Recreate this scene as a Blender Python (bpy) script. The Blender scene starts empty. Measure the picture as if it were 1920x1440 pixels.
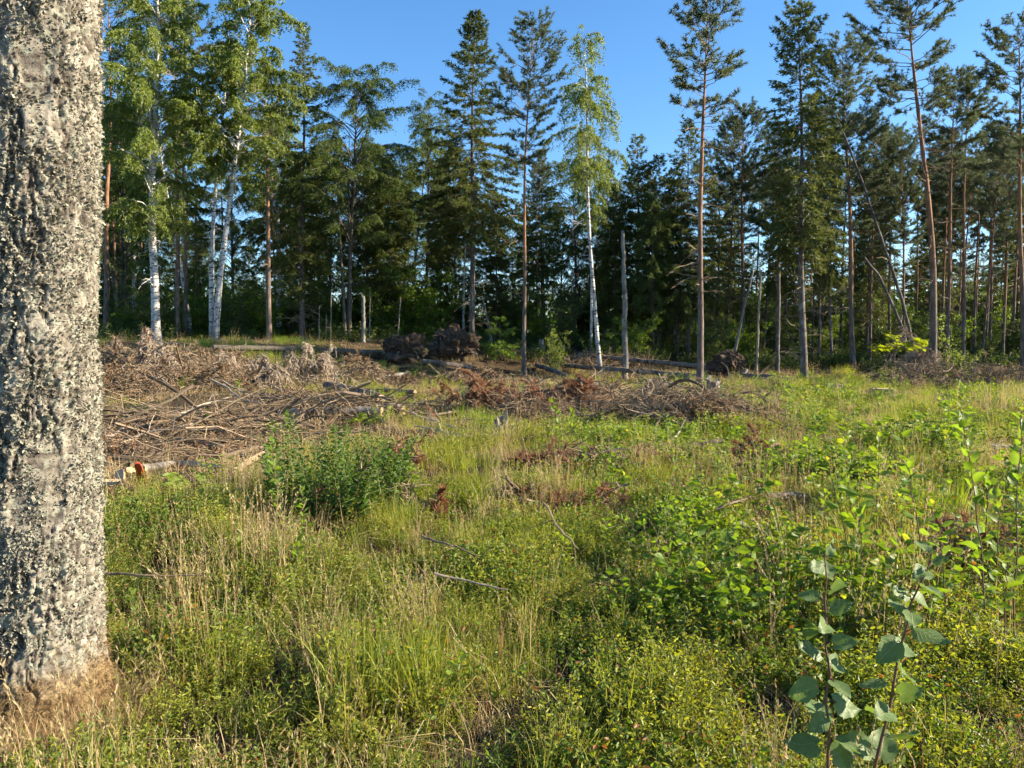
import bpy, math, random
import numpy as np
from mathutils import Matrix, Vector, Euler

# ------------------------------------------------------------------ camera, sky, sun, exposure
SC = bpy.context.scene
COL = SC.collection
EYE = 1.6
F = 1440.0                       # focal length in pixels of the 1920 wide photograph
HORIZON = 640.0
PITCH = math.atan((720.0 - HORIZON) / F)
cam_data = bpy.data.cameras.new("camera")
cam_data.sensor_width = 36.0
cam_data.lens = 36.0 * F / 1920.0
cam_data.clip_start = 0.05
cam_data.clip_end = 3000.0
cam = bpy.data.objects.new("camera", cam_data)
COL.objects.link(cam)
cam.location = (0, 0, EYE)
cam.rotation_euler = (math.pi / 2 - PITCH, 0, 0)
SC.camera = cam

SUN_AZ = math.radians(90)        # clockwise from the view direction (+Y)
SUN_EL = math.radians(25)
world = bpy.data.worlds.new("World")
SC.world = world
world.use_nodes = True
wn = world.node_tree.nodes
wl = world.node_tree.links
for n in list(wn):
    wn.remove(n)
wo = wn.new("ShaderNodeOutputWorld")
wb = wn.new("ShaderNodeBackground")
sky = wn.new("ShaderNodeTexSky")
sky.sky_type = 'NISHITA'
sky.sun_disc = False
sky.sun_elevation = SUN_EL
sky.sun_rotation = SUN_AZ
sky.altitude = 100
sky.air_density = 1.0
sky.dust_density = 0.25
sky.ozone_density = 4.0
sat = wn.new("ShaderNodeHueSaturation")       # the phone's vivid blue, over the whole sky alike
sat.inputs['Saturation'].default_value = 1.16
wl.new(sky.outputs[0], sat.inputs['Color'])
wl.new(sat.outputs[0], wb.inputs[0])
wb.inputs[1].default_value = 0.090
wl.new(wb.outputs[0], wo.inputs[0])

sun_data = bpy.data.lights.new("sun", 'SUN')
sun_data.energy = 5.0
sun_data.angle = math.radians(0.5)
sun_data.color = (1.0, 0.86, 0.66)
sun = bpy.data.objects.new("sun", sun_data)
COL.objects.link(sun)
sd = Vector((math.sin(SUN_AZ) * math.cos(SUN_EL), math.cos(SUN_AZ) * math.cos(SUN_EL), math.sin(SUN_EL)))
sun.rotation_euler = sd.to_track_quat('Z', 'Y').to_euler()
sun.location = sd * 60

SC.view_settings.view_transform = 'Standard'
SC.view_settings.look = 'None'
SC.view_settings.exposure = 1.56
SC.view_settings.gamma = 1.0
SC.view_settings.use_curve_mapping = False
SC.render.engine = 'CYCLES'
SC.cycles.max_bounces = 3
SC.cycles.use_adaptive_sampling = True
SC.cycles.adaptive_threshold = 0.045
SC.cycles.adaptive_min_samples = 20
SC.cycles.diffuse_bounces = 2
SC.cycles.glossy_bounces = 2
SC.cycles.transmission_bounces = 3
SC.cycles.use_denoising = True
SC.cycles.sample_clamp_indirect = 6.0

rng = np.random.default_rng(7)
random.seed(7)

# ------------------------------------------------------------------ helpers: maths
def sstep(a, b, x):
    t = np.clip((x - a) / (b - a), 0, 1)
    return t * t * (3 - 2 * t)

def norm(v):
    return v / np.maximum(np.linalg.norm(v, axis=-1, keepdims=True), 1e-9)

def rdir(n):
    return norm(rng.normal(size=(n, 3)))

def U(a, b, n=None):
    return rng.uniform(a, b, n)

def terrain(x, y):
    x = np.asarray(x, float); y = np.asarray(y, float)
    t = x / np.maximum(y, 4.0)
    s = np.clip((t + 0.42) / 0.42, 0, 1)
    r = np.clip(t / 0.4, 0, 1)
    d0 = 15 + 18 * s + 3 * r
    d1 = 33 + 10 * s + 12 * r
    z = (1.5 - 0.75 * r) * sstep(d0, d1, y)
    z = z + 0.012 * np.maximum(y - 50, 0) * np.exp(-np.maximum(y - 50, 0) / 200)
    b = (0.06 * np.sin(x * 0.9 + 1.3) * np.sin(y * 0.7 + 0.4) + 0.05 * np.sin(x * 1.9 - y * 1.1)
         + 0.03 * np.sin(x * 3.1 + y * 2.3 + 2.0))
    return z + b * sstep(2, 7, y) * (1 - 0.6 * sstep(40, 120, y))

def ray(px, py):
    u = (px - 960.0) / F
    v = (720.0 - py) / F
    c, s = math.cos(PITCH), math.sin(PITCH)
    return np.array([u, c + v * s, -s + v * c])

def at(px, py, d):
    """the point at distance d (along +Y) on the line of sight through a photograph pixel"""
    r = ray(px, py)
    return np.array([0, 0, EYE]) + r * (d / r[1])

def gnd(px, py):
    """the ground point seen at a photograph pixel"""
    r = ray(px, py)
    ys = np.linspace(1.5, 110, 4400)
    p = np.array([0, 0, EYE])[None] + r[None] * (ys / r[1])[:, None]
    below = p[:, 2] <= terrain(p[:, 0], p[:, 1])
    i = int(np.argmax(below)) if below.any() else len(ys) - 1
    return np.array([p[i, 0], p[i, 1], float(terrain(p[i, 0], p[i, 1]))])

def onground(x, y, lift=0.0):
    return np.array([x, y, float(terrain(x, y)) + lift])

# value noise on a lattice, vectorised
_perm = rng.permutation(4096)
def vnoise(p):
    p = np.asarray(p, float)
    i = np.floor(p).astype(int); f = p - i
    f = f * f * (3 - 2 * f)
    def h(a, b, c):
        return _perm[(_perm[(_perm[a & 4095] + b) & 4095] + c) & 4095] / 4095.0
    x, y, z = i[..., 0], i[..., 1], i[..., 2]
    fx, fy, fz = f[..., 0], f[..., 1], f[..., 2]
    def L(a, b, t): return a + (b - a) * t
    return L(L(L(h(x, y, z), h(x + 1, y, z), fx), L(h(x, y + 1, z), h(x + 1, y + 1, z), fx), fy),
             L(L(h(x, y, z + 1), h(x + 1, y, z + 1), fx), L(h(x, y + 1, z + 1), h(x + 1, y + 1, z + 1), fx), fy), fz)

def fbm(p, o=4):
    a, s, r = 0.5, 1.0, 0
    for k in range(o):
        r = r + a * vnoise(p * s + 17.3 * k); a *= 0.5; s *= 2.03
    return r

# ------------------------------------------------------------------ helpers: meshes
class MB:
    """collects geometry for ONE mesh object"""
    def __init__(self):
        self.v = []; self.t = []; self.f = []; self.n = 0
    def add(self, verts, faces, tint=0.5, mat=0):
        verts = np.asarray(verts, float).reshape(-1, 3)
        faces = np.asarray(faces, int)
        tt = np.broadcast_to(np.asarray(tint, float), (len(verts),)) if np.ndim(tint) < 2 else np.asarray(tint).reshape(-1)
        self.v.append(verts); self.t.append(np.array(tt)); self.f.append((faces + self.n, mat)); self.n += len(verts)
        return self
    def mesh(self, name, mats, smooth=False):
        me = bpy.data.meshes.new(name)
        v = np.concatenate(self.v) if self.v else np.zeros((0, 3))
        me.vertices.add(len(v)); me.vertices.foreach_set("co", v.astype(np.float32).ravel())
        loops = np.concatenate([f.ravel() for f, m in self.f])
        tot = np.concatenate([np.full(len(f), f.shape[1]) for f, m in self.f])
        mi = np.concatenate([np.full(len(f), m) for f, m in self.f])
        start = np.concatenate([[0], np.cumsum(tot)[:-1]])
        me.loops.add(len(loops)); me.loops.foreach_set("vertex_index", loops.astype(np.int32))
        me.polygons.add(len(tot)); me.polygons.foreach_set("loop_start", start.astype(np.int32))
        me.polygons.foreach_set("loop_total", tot.astype(np.int32))
        for m in mats: me.materials.append(m)
        me.polygons.foreach_set("material_index", mi.astype(np.int32))
        me.polygons.foreach_set("use_smooth", np.full(len(tot), bool(smooth)))
        a = me.attributes.new("tint", 'FLOAT', 'POINT')
        a.data.foreach_set("value", np.concatenate(self.t).astype(np.float32))
        me.update(calc_edges=True)
        return me
    def bend(self, fx, fy=None):
        for v in self.v:
            z = v[:, 2].copy()
            v[:, 0] += fx(z)
            if fy is not None: v[:, 1] += fy(z)

def obj(name, me, parent=None, loc=None):
    o = bpy.data.objects.new(name, me)
    COL.objects.link(o)
    if parent is not None: o.parent = parent
    if loc is not None: o.location = loc
    return o

def thing(name, label, cat, loc=(0, 0, 0), rotz=0.0, group=None):
    o = bpy.data.objects.new(name, None)
    COL.objects.link(o)
    o.empty_display_size = 0.2
    o.location = loc; o.rotation_euler = (0, 0, rotz)
    return tag(o, label, cat, group)

def tag(o, label, cat=None, group=None, kind=None):
    if label: o["label"] = label
    if cat: o["category"] = cat
    if group: o["group"] = group
    if kind: o["kind"] = kind
    return o

CHILD = {}
def part(name, me, parent):
    o = obj(name, me, parent)
    CHILD.setdefault(parent.name, []).append(o)
    return o

def copy_tree(root, label, group=None):
    r = root.copy(); COL.objects.link(r)
    r["label"] = label
    if "group" in r and group is None: del r["group"]
    if group: r["group"] = group
    for c in CHILD.get(root.name, []):
        k = c.copy(); COL.objects.link(k); k.parent = r
    return r

def tubes(paths, radii, sides=3):
    """many tapered tubes at once: paths (n,k,3), radii (n,k)"""
    paths = np.asarray(paths, float); radii = np.asarray(radii, float)
    n, k, _ = paths.shape
    T = norm(np.gradient(paths, axis=1))
    m = norm(paths[:, -1] - paths[:, 0])
    ref = np.where(np.abs(m[:, 2:3]) > 0.8, np.array([[1.0, 0, 0]]), np.array([[0, 0, 1.0]]))[:, None, :]
    Uv = norm(np.cross(T, np.broadcast_to(ref, T.shape)))
    V = np.cross(T, Uv)
    a = np.arange(sides) * 2 * np.pi / sides
    ring = (Uv[:, :, None, :] * np.cos(a)[None, None, :, None] + V[:, :, None, :] * np.sin(a)[None, None, :, None])
    vs = paths[:, :, None, :] + ring * radii[:, :, None, None]
    idx = np.arange(n * k * sides).reshape(n, k, sides)
    q = np.stack([idx[:, :-1, :], np.roll(idx, -1, 2)[:, :-1, :], np.roll(idx, -1, 2)[:, 1:, :], idx[:, 1:, :]], -1)
    return vs.reshape(-1, 3), q.reshape(-1, 4)

def blades(P, D, L, W, kind='tri', fold=0.0):
    """n leaf faces; P base, D direction, L length, W width"""
    n = len(P)
    D = norm(D)
    S = norm(np.cross(D, rdir(n)))
    L = np.broadcast_to(np.asarray(L, float), (n,))[:, None]
    W = np.broadcast_to(np.asarray(W, float), (n,))[:, None]
    if kind == 'tri':
        v = np.stack([P - S * W * .5, P + S * W * .5, P + D * L], 1)
        f = np.arange(n * 3).reshape(n, 3)
        return v.reshape(-1, 3), f, 3
    N = np.cross(D, S)
    if kind == 'dia':
        v = np.stack([P, P + D * L * .42 + S * W * .5, P + D * L, P + D * L * .42 - S * W * .5], 1)
        f = np.arange(n * 4).reshape(n, 4)
        return v.reshape(-1, 3), f, 4
    # folded leaf: midrib base, mid, tip + two points each side
    b = P; m = P + D * L * .5 - N * L * fold; tp = P + D * L
    l1 = P + D * L * .32 + S * W * .48 + N * W * .16; l2 = P + D * L * .68 + S * W * .36 + N * W * .1
    r1 = P + D * L * .32 - S * W * .48 + N * W * .16; r2 = P + D * L * .68 - S * W * .36 + N * W * .1
    v = np.stack([b, m, tp, l1, l2, r1, r2], 1)
    i = (np.arange(n) * 7)[:, None]
    f = np.concatenate([i + np.array([[0, 3, 4, 1]]), i + np.array([[0, 1, 6, 5]])], 0)
    f2 = np.concatenate([i + np.array([[1, 4, 2, 2]]), i + np.array([[1, 2, 6, 6]])], 0)[:, :3]
    f2 = np.concatenate([i + np.array([[1, 4, 2]]), i + np.array([[1, 2, 6]])], 0)
    return v.reshape(-1, 3), (f, f2), 7

def put(mb, bl, tint, mat=0):
    v, f, k = bl
    tint = np.broadcast_to(np.asarray(tint, float), (len(v) // k,))
    tt = np.repeat(tint, k)
    if isinstance(f, tuple):
        n0 = mb.n
        mb.add(v, f[0], tt, mat)
        mb.f.append((f[1] + n0, mat))
    else:
        mb.add(v, f, tt, mat)

# ------------------------------------------------------------------ materials
def nodes(name):
    m = bpy.data.materials.new(name)
    m.use_nodes = True
    nt = m.node_tree
    for n in list(nt.nodes): nt.nodes.remove(n)
    out = nt.nodes.new("ShaderNodeOutputMaterial")
    return m, nt, out

def mixc(nt, fac, a, b):
    n = nt.nodes.new("ShaderNodeMix"); n.data_type = 'RGBA'
    for s, val in ((n.inputs[0], fac), (n.inputs[6], a), (n.inputs[7], b)):
        if isinstance(val, (tuple, list)): s.default_value = tuple(val) + (1.0,) if len(val) == 3 else val
        elif isinstance(val, (int, float)): s.default_value = val
        else: nt.links.new(val, s)
    return n.outputs[2]

def math_n(nt, op, a, b=0.0, clamp=False):
    n = nt.nodes.new("ShaderNodeMath"); n.operation = op; n.use_clamp = clamp
    for s, val in ((n.inputs[0], a), (n.inputs[1], b)):
        if isinstance(val, (int, float)): s.default_value = val
        else: nt.links.new(val, s)
    return n.outputs[0]

def ramp(nt, src, lo, hi):
    n = nt.nodes.new("ShaderNodeMapRange"); n.inputs[1].default_value = lo; n.inputs[2].default_value = hi
    n.interpolation_type = 'SMOOTHSTEP'
    nt.links.new(src, n.inputs[0])
    return n.outputs[0]

def noise(nt, scale, detail=3.0, stretch=(1, 1, 1), coord='Object', rough=0.55):
    if coord == 'World':
        g = nt.nodes.new("ShaderNodeNewGeometry"); c = g.outputs['Position']
    else:
        c = nt.nodes.new("ShaderNodeTexCoord").outputs[coord]
    mp = nt.nodes.new("ShaderNodeMapping"); mp.inputs['Scale'].default_value = stretch
    nt.links.new(c, mp.inputs[0])
    t = nt.nodes.new("ShaderNodeTexNoise"); t.inputs['Scale'].default_value = scale
    t.inputs['Detail'].default_value = detail; t.inputs['Roughness'].default_value = rough
    nt.links.new(mp.outputs[0], t.inputs['Vector'])
    return t.outputs[0]

def attr(nt, name='tint'):
    a = nt.nodes.new("ShaderNodeAttribute"); a.attribute_name = name
    return a.outputs['Fac']

def leaf_mat(name, c0, c1, c2=None, transl=0.35, rough=0.5, spec=0.35, patch=0.0, pc=None, tcol=1.6):
    """leaf: colour runs c0..c1 with the leaf's own tint, c2 for a rare share; light passes through it"""
    m, nt, out = nodes(name)
    t = attr(nt)
    oi = nt.nodes.new("ShaderNodeObjectInfo")
    t2 = math_n(nt, 'ADD', math_n(nt, 'MULTIPLY', t, 0.75), math_n(nt, 'MULTIPLY', oi.outputs['Random'], 0.25))
    col = mixc(nt, t2, c0, c1)
    if c2 is not None:
        col = mixc(nt, ramp(nt, t, 0.9, 0.97), col, c2)
    if patch and pc is not None:
        col = mixc(nt, math_n(nt, 'MULTIPLY', ramp(nt, noise(nt, patch, 2.0, coord='World'), 0.45, 0.65), 0.75), col, pc)
    b = nt.nodes.new("ShaderNodeBsdfPrincipled")
    nt.links.new(col, b.inputs['Base Color'])
    b.inputs['Roughness'].default_value = rough
    b.inputs['Specular IOR Level'].default_value = spec
    tr = nt.nodes.new("ShaderNodeBsdfTranslucent")
    hs = nt.nodes.new("ShaderNodeHueSaturation"); hs.inputs['Value'].default_value = tcol; hs.inputs['Saturation'].default_value = 1.12
    hs.inputs['Hue'].default_value = 0.49
    nt.links.new(col, hs.inputs['Color'])
    nt.links.new(hs.outputs[0], tr.inputs[0])
    mx = nt.nodes.new("ShaderNodeMixShader"); mx.inputs[0].default_value = transl
    nt.links.new(b.outputs[0], mx.inputs[1]); nt.links.new(tr.outputs[0], mx.inputs[2])
    nt.links.new(mx.outputs[0], out.inputs[0])
    return m

def wood_mat(name, c0, c1, scale=8, stretch=(1, 1, 0.15), rough=0.9, bump=0.4, tintmix=0.4, c2=None, coord='Object'):
    m, nt, out = nodes(name)
    n1 = noise(nt, scale, 5.0, stretch, coord)
    f = math_n(nt, 'ADD', math_n(nt, 'MULTIPLY', ramp(nt, n1, 0.3, 0.7), 1 - tintmix), math_n(nt, 'MULTIPLY', attr(nt), tintmix))
    col = mixc(nt, f, c0, c1)
    if c2 is not None:
        col = mixc(nt, ramp(nt, noise(nt, scale * 0.35, 3.0, (1, 1, 0.6), coord), 0.52, 0.66), col, c2)
    b = nt.nodes.new("ShaderNodeBsdfPrincipled")
    nt.links.new(col, b.inputs['Base Color']); b.inputs['Roughness'].default_value = rough
    b.inputs['Specular IOR Level'].default_value = 0.2
    if bump:
        bp = nt.nodes.new("ShaderNodeBump"); bp.inputs['Strength'].default_value = bump; bp.inputs['Distance'].default_value = 0.02
        nt.links.new(noise(nt, scale * 3, 4.0, stretch, coord), bp.inputs['Height']); nt.links.new(bp.outputs[0], b.inputs['Normal'])
    nt.links.new(b.outputs[0], out.inputs[0])
    return m

def pine_bark():
    m, nt, out = nodes("pine_bark")
    tc = nt.nodes.new("ShaderNodeTexCoord"); sp = nt.nodes.new("ShaderNodeSeparateXYZ")
    nt.links.new(tc.outputs['Object'], sp.inputs[0])
    h = ramp(nt, math_n(nt, 'ADD', sp.outputs[2], math_n(nt, 'MULTIPLY', noise(nt, 1.5, 2), 3.0)), 3.5, 9.0)
    n1 = ramp(nt, noise(nt, 9, 5, (1, 1, 0.3)), 0.32, 0.68)
    low = mixc(nt, n1, (0.08, 0.062, 0.05), (0.19, 0.15, 0.122))
    up = mixc(nt, n1, (0.19, 0.095, 0.05), (0.34, 0.185, 0.10))
    col = mixc(nt, h, low, up)
    b = nt.nodes.new("ShaderNodeBsdfPrincipled"); nt.links.new(col, b.inputs['Base Color'])
    b.inputs['Roughness'].default_value = 0.85; b.inputs['Specular IOR Level'].default_value = 0.2
    bp = nt.nodes.new("ShaderNodeBump"); bp.inputs['Strength'].default_value = 0.6; bp.inputs['Distance'].default_value = 0.03
    nt.links.new(noise(nt, 14, 4, (1, 1, 0.3)), bp.inputs['Height']); nt.links.new(bp.outputs[0], b.inputs['Normal'])
    nt.links.new(b.outputs[0], out.inputs[0])
    return m

def birch_bark(name="birch_bark"):
    m, nt, out = nodes(name)
    base = mixc(nt, ramp(nt, noise(nt, 3, 3), 0.3, 0.7), (0.40, 0.38, 0.34), (0.62, 0.59, 0.54))
    mark = ramp(nt, noise(nt, 5.0, 3, (1, 1, 3.2)), 0.53, 0.60)
    tc = nt.nodes.new("ShaderNodeTexCoord"); sp = nt.nodes.new("ShaderNodeSeparateXYZ")
    nt.links.new(tc.outputs['Object'], sp.inputs[0])
    low = math_n(nt, 'SUBTRACT', 1.0, ramp(nt, math_n(nt, 'ADD', sp.outputs[2], math_n(nt, 'MULTIPLY', noise(nt, 6, 3), 2.6)), 0.9, 3.4))
    col = mixc(nt, math_n(nt, 'MAXIMUM', mark, math_n(nt, 'MULTIPLY', low, 0.8)), base, (0.05, 0.045, 0.04))
    b = nt.nodes.new("ShaderNodeBsdfPrincipled"); nt.links.new(col, b.inputs['Base Color'])
    b.inputs['Roughness'].default_value = 0.7
    nt.links.new(b.outputs[0], out.inputs[0])
    return m

M = {}
M['spruce'] = leaf_mat("spruce_needles", (0.042, 0.064, 0.019), (0.155, 0.175, 0.046), transl=0.36, rough=0.6, spec=0.25, tcol=1.4)
M['pine'] = leaf_mat("pine_needles", (0.055, 0.080, 0.038), (0.15, 0.18, 0.08), transl=0.34, rough=0.55, spec=0.3, tcol=1.4)
M['birch'] = leaf_mat("birch_leaves", (0.085, 0.125, 0.028), (0.23, 0.28, 0.065), (0.30, 0.32, 0.07), transl=0.46, rough=0.5, spec=0.25)
M['alder'] = leaf_mat("broad_leaves", (0.042, 0.074, 0.017), (0.125, 0.165, 0.040), (0.17, 0.20, 0.045), transl=0.36, rough=0.5, spec=0.22)
M['maple'] = leaf_mat("maple_leaves", (0.14, 0.195, 0.024), (0.26, 0.30, 0.04), transl=0.5, rough=0.5)
M['spruce_bark'] = wood_mat("spruce_bark", (0.055, 0.045, 0.038), (0.19, 0.155, 0.13), 12, (1, 1, 0.35), c2=(0.22, 0.21, 0.18))
M['dark_bark'] = wood_mat("alder_bark", (0.05, 0.045, 0.035), (0.15, 0.13, 0.10), 9, (1, 1, 0.4))
M['pine_bark'] = pine_bark()
M['birch_bark'] = birch_bark()
M['twig'] = wood_mat("dry_twigs", (0.07, 0.048, 0.030), (0.34, 0.255, 0.165), 6, (1, 1, 1), bump=0, tintmix=0.85)
M['stick'] = wood_mat("bare_stick", (0.17, 0.135, 0.10), (0.42, 0.35, 0.27), 9, (1, 1, 1), bump=0.2, tintmix=0.6)
M['rust'] = leaf_mat("rust_needles", (0.15, 0.076, 0.042), (0.41, 0.235, 0.13), transl=0.2, rough=0.8, spec=0.1)
M['dryneedle'] = leaf_mat("dry_needles", (0.14, 0.092, 0.055), (0.36, 0.25, 0.145), transl=0.15, rough=0.8, spec=0.1)
M['grey_wood'] = wood_mat("weathered_wood", (0.11, 0.10, 0.085), (0.29, 0.27, 0.235), 10, (1, 1, 0.12), c2=(0.10, 0.085, 0.07))
M['cut'] = wood_mat("cut_wood", (0.36, 0.22, 0.11), (0.62, 0.44, 0.26), 14, (1, 1, 1), bump=0.1)
M['fresh'] = wood_mat("fresh_split_wood", (0.30, 0.21, 0.12), (0.48, 0.36, 0.23), 14, (1, 1, 0.1), bump=0.2)
M['log_bark'] = wood_mat("log_bark", (0.10, 0.075, 0.055), (0.30, 0.235, 0.18), 10, (1, 1, 0.3), c2=(0.07, 0.055, 0.045))
M['earth'] = wood_mat("root_earth", (0.018, 0.013, 0.010), (0.125, 0.085, 0.055), 5, (1, 1, 1), bump=1.0, tintmix=0.5)
M['red'] = wood_mat("red_paint", (0.24, 0.035, 0.02), (0.38, 0.07, 0.04), 6, (1, 1, 0.3), rough=0.6, bump=0.15)
M['stem_red'] = wood_mat("young_stem", (0.10, 0.055, 0.035), (0.20, 0.11, 0.07), 12, (1, 1, 0.3), bump=0.1, rough=0.6)
M['stem_green'] = wood_mat("green_stem", (0.09, 0.10, 0.03), (0.17, 0.17, 0.06), 12, (1, 1, 0.3), bump=0, rough=0.6)
M['grass'] = leaf_mat("grass_blades", (0.13, 0.175, 0.024), (0.38, 0.40, 0.065), (0.48, 0.41, 0.15), transl=0.45, rough=0.5, spec=0.25, patch=0.6, pc=(0.35, 0.32, 0.08))
M['grass_green'] = leaf_mat("fresh_grass", (0.12, 0.19, 0.022), (0.29, 0.38, 0.048), (0.38, 0.36, 0.11), transl=0.45, rough=0.45)
M['straw'] = leaf_mat("straw", (0.30, 0.22, 0.10), (0.55, 0.44, 0.23), (0.30, 0.15, 0.08), transl=0.3, rough=0.6)
M['cover'] = leaf_mat("dwarf_shrub_leaves", (0.085, 0.115, 0.018), (0.39, 0.405, 0.06), (0.46, 0.40, 0.11), transl=0.45, rough=0.42, spec=0.3, patch=0.8, pc=(0.30, 0.335, 0.045))
M['bramble'] = leaf_mat("bramble_leaves", (0.055, 0.105, 0.016), (0.22, 0.32, 0.042), (0.32, 0.36, 0.05), transl=0.45, rough=0.48, spec=0.25)
M['fern'] = leaf_mat("fern_fronds", (0.10, 0.17, 0.022), (0.26, 0.34, 0.05), (0.38, 0.34, 0.06), transl=0.45, rough=0.5)
M['sapling'] = leaf_mat("sapling_leaves", (0.11, 0.19, 0.028), (0.20, 0.29, 0.045), transl=0.5, rough=0.42, spec=0.35)
M['bushleaf'] = leaf_mat("bush_leaves", (0.045, 0.095, 0.020), (0.13, 0.205, 0.035), (0.22, 0.27, 0.05), transl=0.38, rough=0.45, spec=0.3)
M['moss_straw'] = leaf_mat("dry_moss", (0.13, 0.085, 0.04), (0.32, 0.23, 0.12), (0.14, 0.13, 0.04), transl=0.2, rough=0.8, spec=0.1)

def big_leaf_mat():
    m, nt, out = nodes("aspen_leaf")
    tc = nt.nodes.new("ShaderNodeTexCoord"); sp = nt.nodes.new("ShaderNodeSeparateXYZ"); nt.links.new(tc.outputs['Object'], sp.inputs[0])
    ax = math_n(nt, 'ABSOLUTE', sp.outputs[0])
    rib = math_n(nt, 'SUBTRACT', 1.0, ramp(nt, ax, 0.006, 0.022))
    side = math_n(nt, 'FRACT', math_n(nt, 'MULTIPLY', math_n(nt, 'SUBTRACT', sp.outputs[1], math_n(nt, 'MULTIPLY', ax, 0.8)), 7.0))
    vein = math_n(nt, 'SUBTRACT', 1.0, ramp(nt, math_n(nt, 'ABSOLUTE', math_n(nt, 'SUBTRACT', side, 0.5)), 0.02, 0.10))
    vv = math_n(nt, 'MAXIMUM', rib, math_n(nt, 'MULTIPLY', vein, 0.55))
    oi = nt.nodes.new("ShaderNodeObjectInfo")
    base = mixc(nt, oi.outputs['Random'], (0.095, 0.165, 0.035), (0.15, 0.235, 0.06))
    base = mixc(nt, ramp(nt, noise(nt, 6, 4), 0.35, 0.7), base, (0.15, 0.215, 0.085))
    base = mixc(nt, ramp(nt, noise(nt, 9, 5), 0.66, 0.72), base, (0.16, 0.11, 0.04))
    col = mixc(nt, math_n(nt, 'MULTIPLY', vv, 0.8), base, (0.27, 0.32, 0.14))
    b = nt.nodes.new("ShaderNodeBsdfPrincipled"); nt.links.new(col, b.inputs['Base Color'])
    b.inputs['Roughness'].default_value = 0.5; b.inputs['Specular IOR Level'].default_value = 0.35
    bp = nt.nodes.new("ShaderNodeBump"); bp.inputs['Strength'].default_value = 0.5; bp.inputs['Distance'].default_value = 0.004
    nt.links.new(vv, bp.inputs['Height']); nt.links.new(bp.outputs[0], b.inputs['Normal'])
    tr = nt.nodes.new("ShaderNodeBsdfTranslucent")
    nt.links.new(mixc(nt, 0.75, col, (0.20, 0.30, 0.02)), tr.inputs[0])
    mx = nt.nodes.new("ShaderNodeMixShader"); mx.inputs[0].default_value = 0.38
    nt.links.new(b.outputs[0], mx.inputs[1]); nt.links.new(tr.outputs[0], mx.inputs[2]); nt.links.new(mx.outputs[0], out.inputs[0])
    return m
M['aspen'] = big_leaf_mat()

def ground_mat():
    m, nt, out = nodes("forest_floor")
    a = mixc(nt, ramp(nt, noise(nt, 1.3, 6, coord='World'), 0.35, 0.65), (0.030, 0.020, 0.011), (0.075, 0.052, 0.030))
    a = mixc(nt, ramp(nt, noise(nt, 0.5, 4, coord='World'), 0.48, 0.62), a, (0.035, 0.040, 0.013))
    a = mixc(nt, ramp(nt, noise(nt, 22, 5, coord='World'), 0.55, 0.72), a, (0.13, 0.095, 0.056))
    b = nt.nodes.new("ShaderNodeBsdfPrincipled"); nt.links.new(a, b.inputs['Base Color'])
    b.inputs['Roughness'].default_value = 0.95; b.inputs['Specular IOR Level'].default_value = 0.1
    bp = nt.nodes.new("ShaderNodeBump"); bp.inputs['Strength'].default_value = 0.8; bp.inputs['Distance'].default_value = 0.05
    nt.links.new(noise(nt, 18, 6, coord='World'), bp.inputs['Height']); nt.links.new(bp.outputs[0], b.inputs['Normal'])
    nt.links.new(b.outputs[0], out.inputs[0])
    return m
M['ground'] = ground_mat()

# ------------------------------------------------------------------ the ground
def build_ground():
    def axis(fine, half, far):
        a = np.arange(0, half, fine)
        g = half * np.exp(np.linspace(0, math.log(far / half), 34))
        return np.concatenate([a, g])
    ax = axis(0.55, 34, 1200); xs = np.concatenate([-ax[:0:-1], ax])
    ys = np.concatenate([[-900, -300, -100, -40, -20, -10, -5, -2], axis(0.5, 70, 1800)])
    X, Y = np.meshgrid(xs, ys)
    Z = terrain(X, Y)
    v = np.stack([X, Y, Z], -1).reshape(-1, 3)
    ny, nx = X.shape
    i = np.arange(ny * nx).reshape(ny, nx)
    q = np.stack([i[:-1, :-1], i[:-1, 1:], i[1:, 1:], i[1:, :-1]], -1).reshape(-1, 4)
    o = obj("ground", MB().add(v, q).mesh("ground", [M['ground']], True))
    tag(o, "brown forest floor of the clearing under grass and slash", None, None, "structure")
build_ground()

# ------------------------------------------------------------------ trees
def trunk_mesh(mb, H, r, sides=10, top=0.12, flare=0.35, seed=0, zstart=-0.25, mat=0):
    k = max(14, int(H / 0.6))
    z = np.concatenate([[zstart, 0.0, 0.15, 0.4], np.linspace(0.9, H, k)])
    t = np.clip(z / H, 0, 1)
    rad = r * ((1 - t) ** 0.8 * (1 - top) + top * (1 - t * 0.9)) * (1 + flare * np.exp(-np.maximum(z, 0) / 0.28))
    w = 0.02 * H / 16
    wob = np.stack([w * 2.2 * np.sin(z * 0.55 + seed) , w * 2.2 * np.sin(z * 0.43 + seed * 2.1)], -1) * np.clip(z / 3, 0, 1)[:, None]
    p = np.stack([wob[:, 0], wob[:, 1], z], -1)
    v, q = tubes(p[None], rad[None], sides)
    v = v + norm(v - np.repeat(p, sides, 0)) * (fbm(v * np.array([7, 7, 2.2]) + seed, 3)[:, None] - 0.45) * r * 0.35
    mb.add(v, q, 0.5, mat)
    return lambda h: np.stack([np.interp(h, z, wob[:, 0]), np.interp(h, z, wob[:, 1])], -1)

def branch_paths(base, az, L, e0, droop, tip, k=6):
    s = np.linspace(0, 1, k)[None, :]
    r = L[:, None] * s
    zz = L[:, None] * (e0[:, None] * s - droop[:, None] * s ** 2 + tip[:, None] * s ** 3)
    return np.stack([base[:, None, 0] + np.cos(az)[:, None] * r, base[:, None, 1] + np.sin(az)[:, None] * r,
                     base[:, None, 2] + zz], -1)

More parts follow.
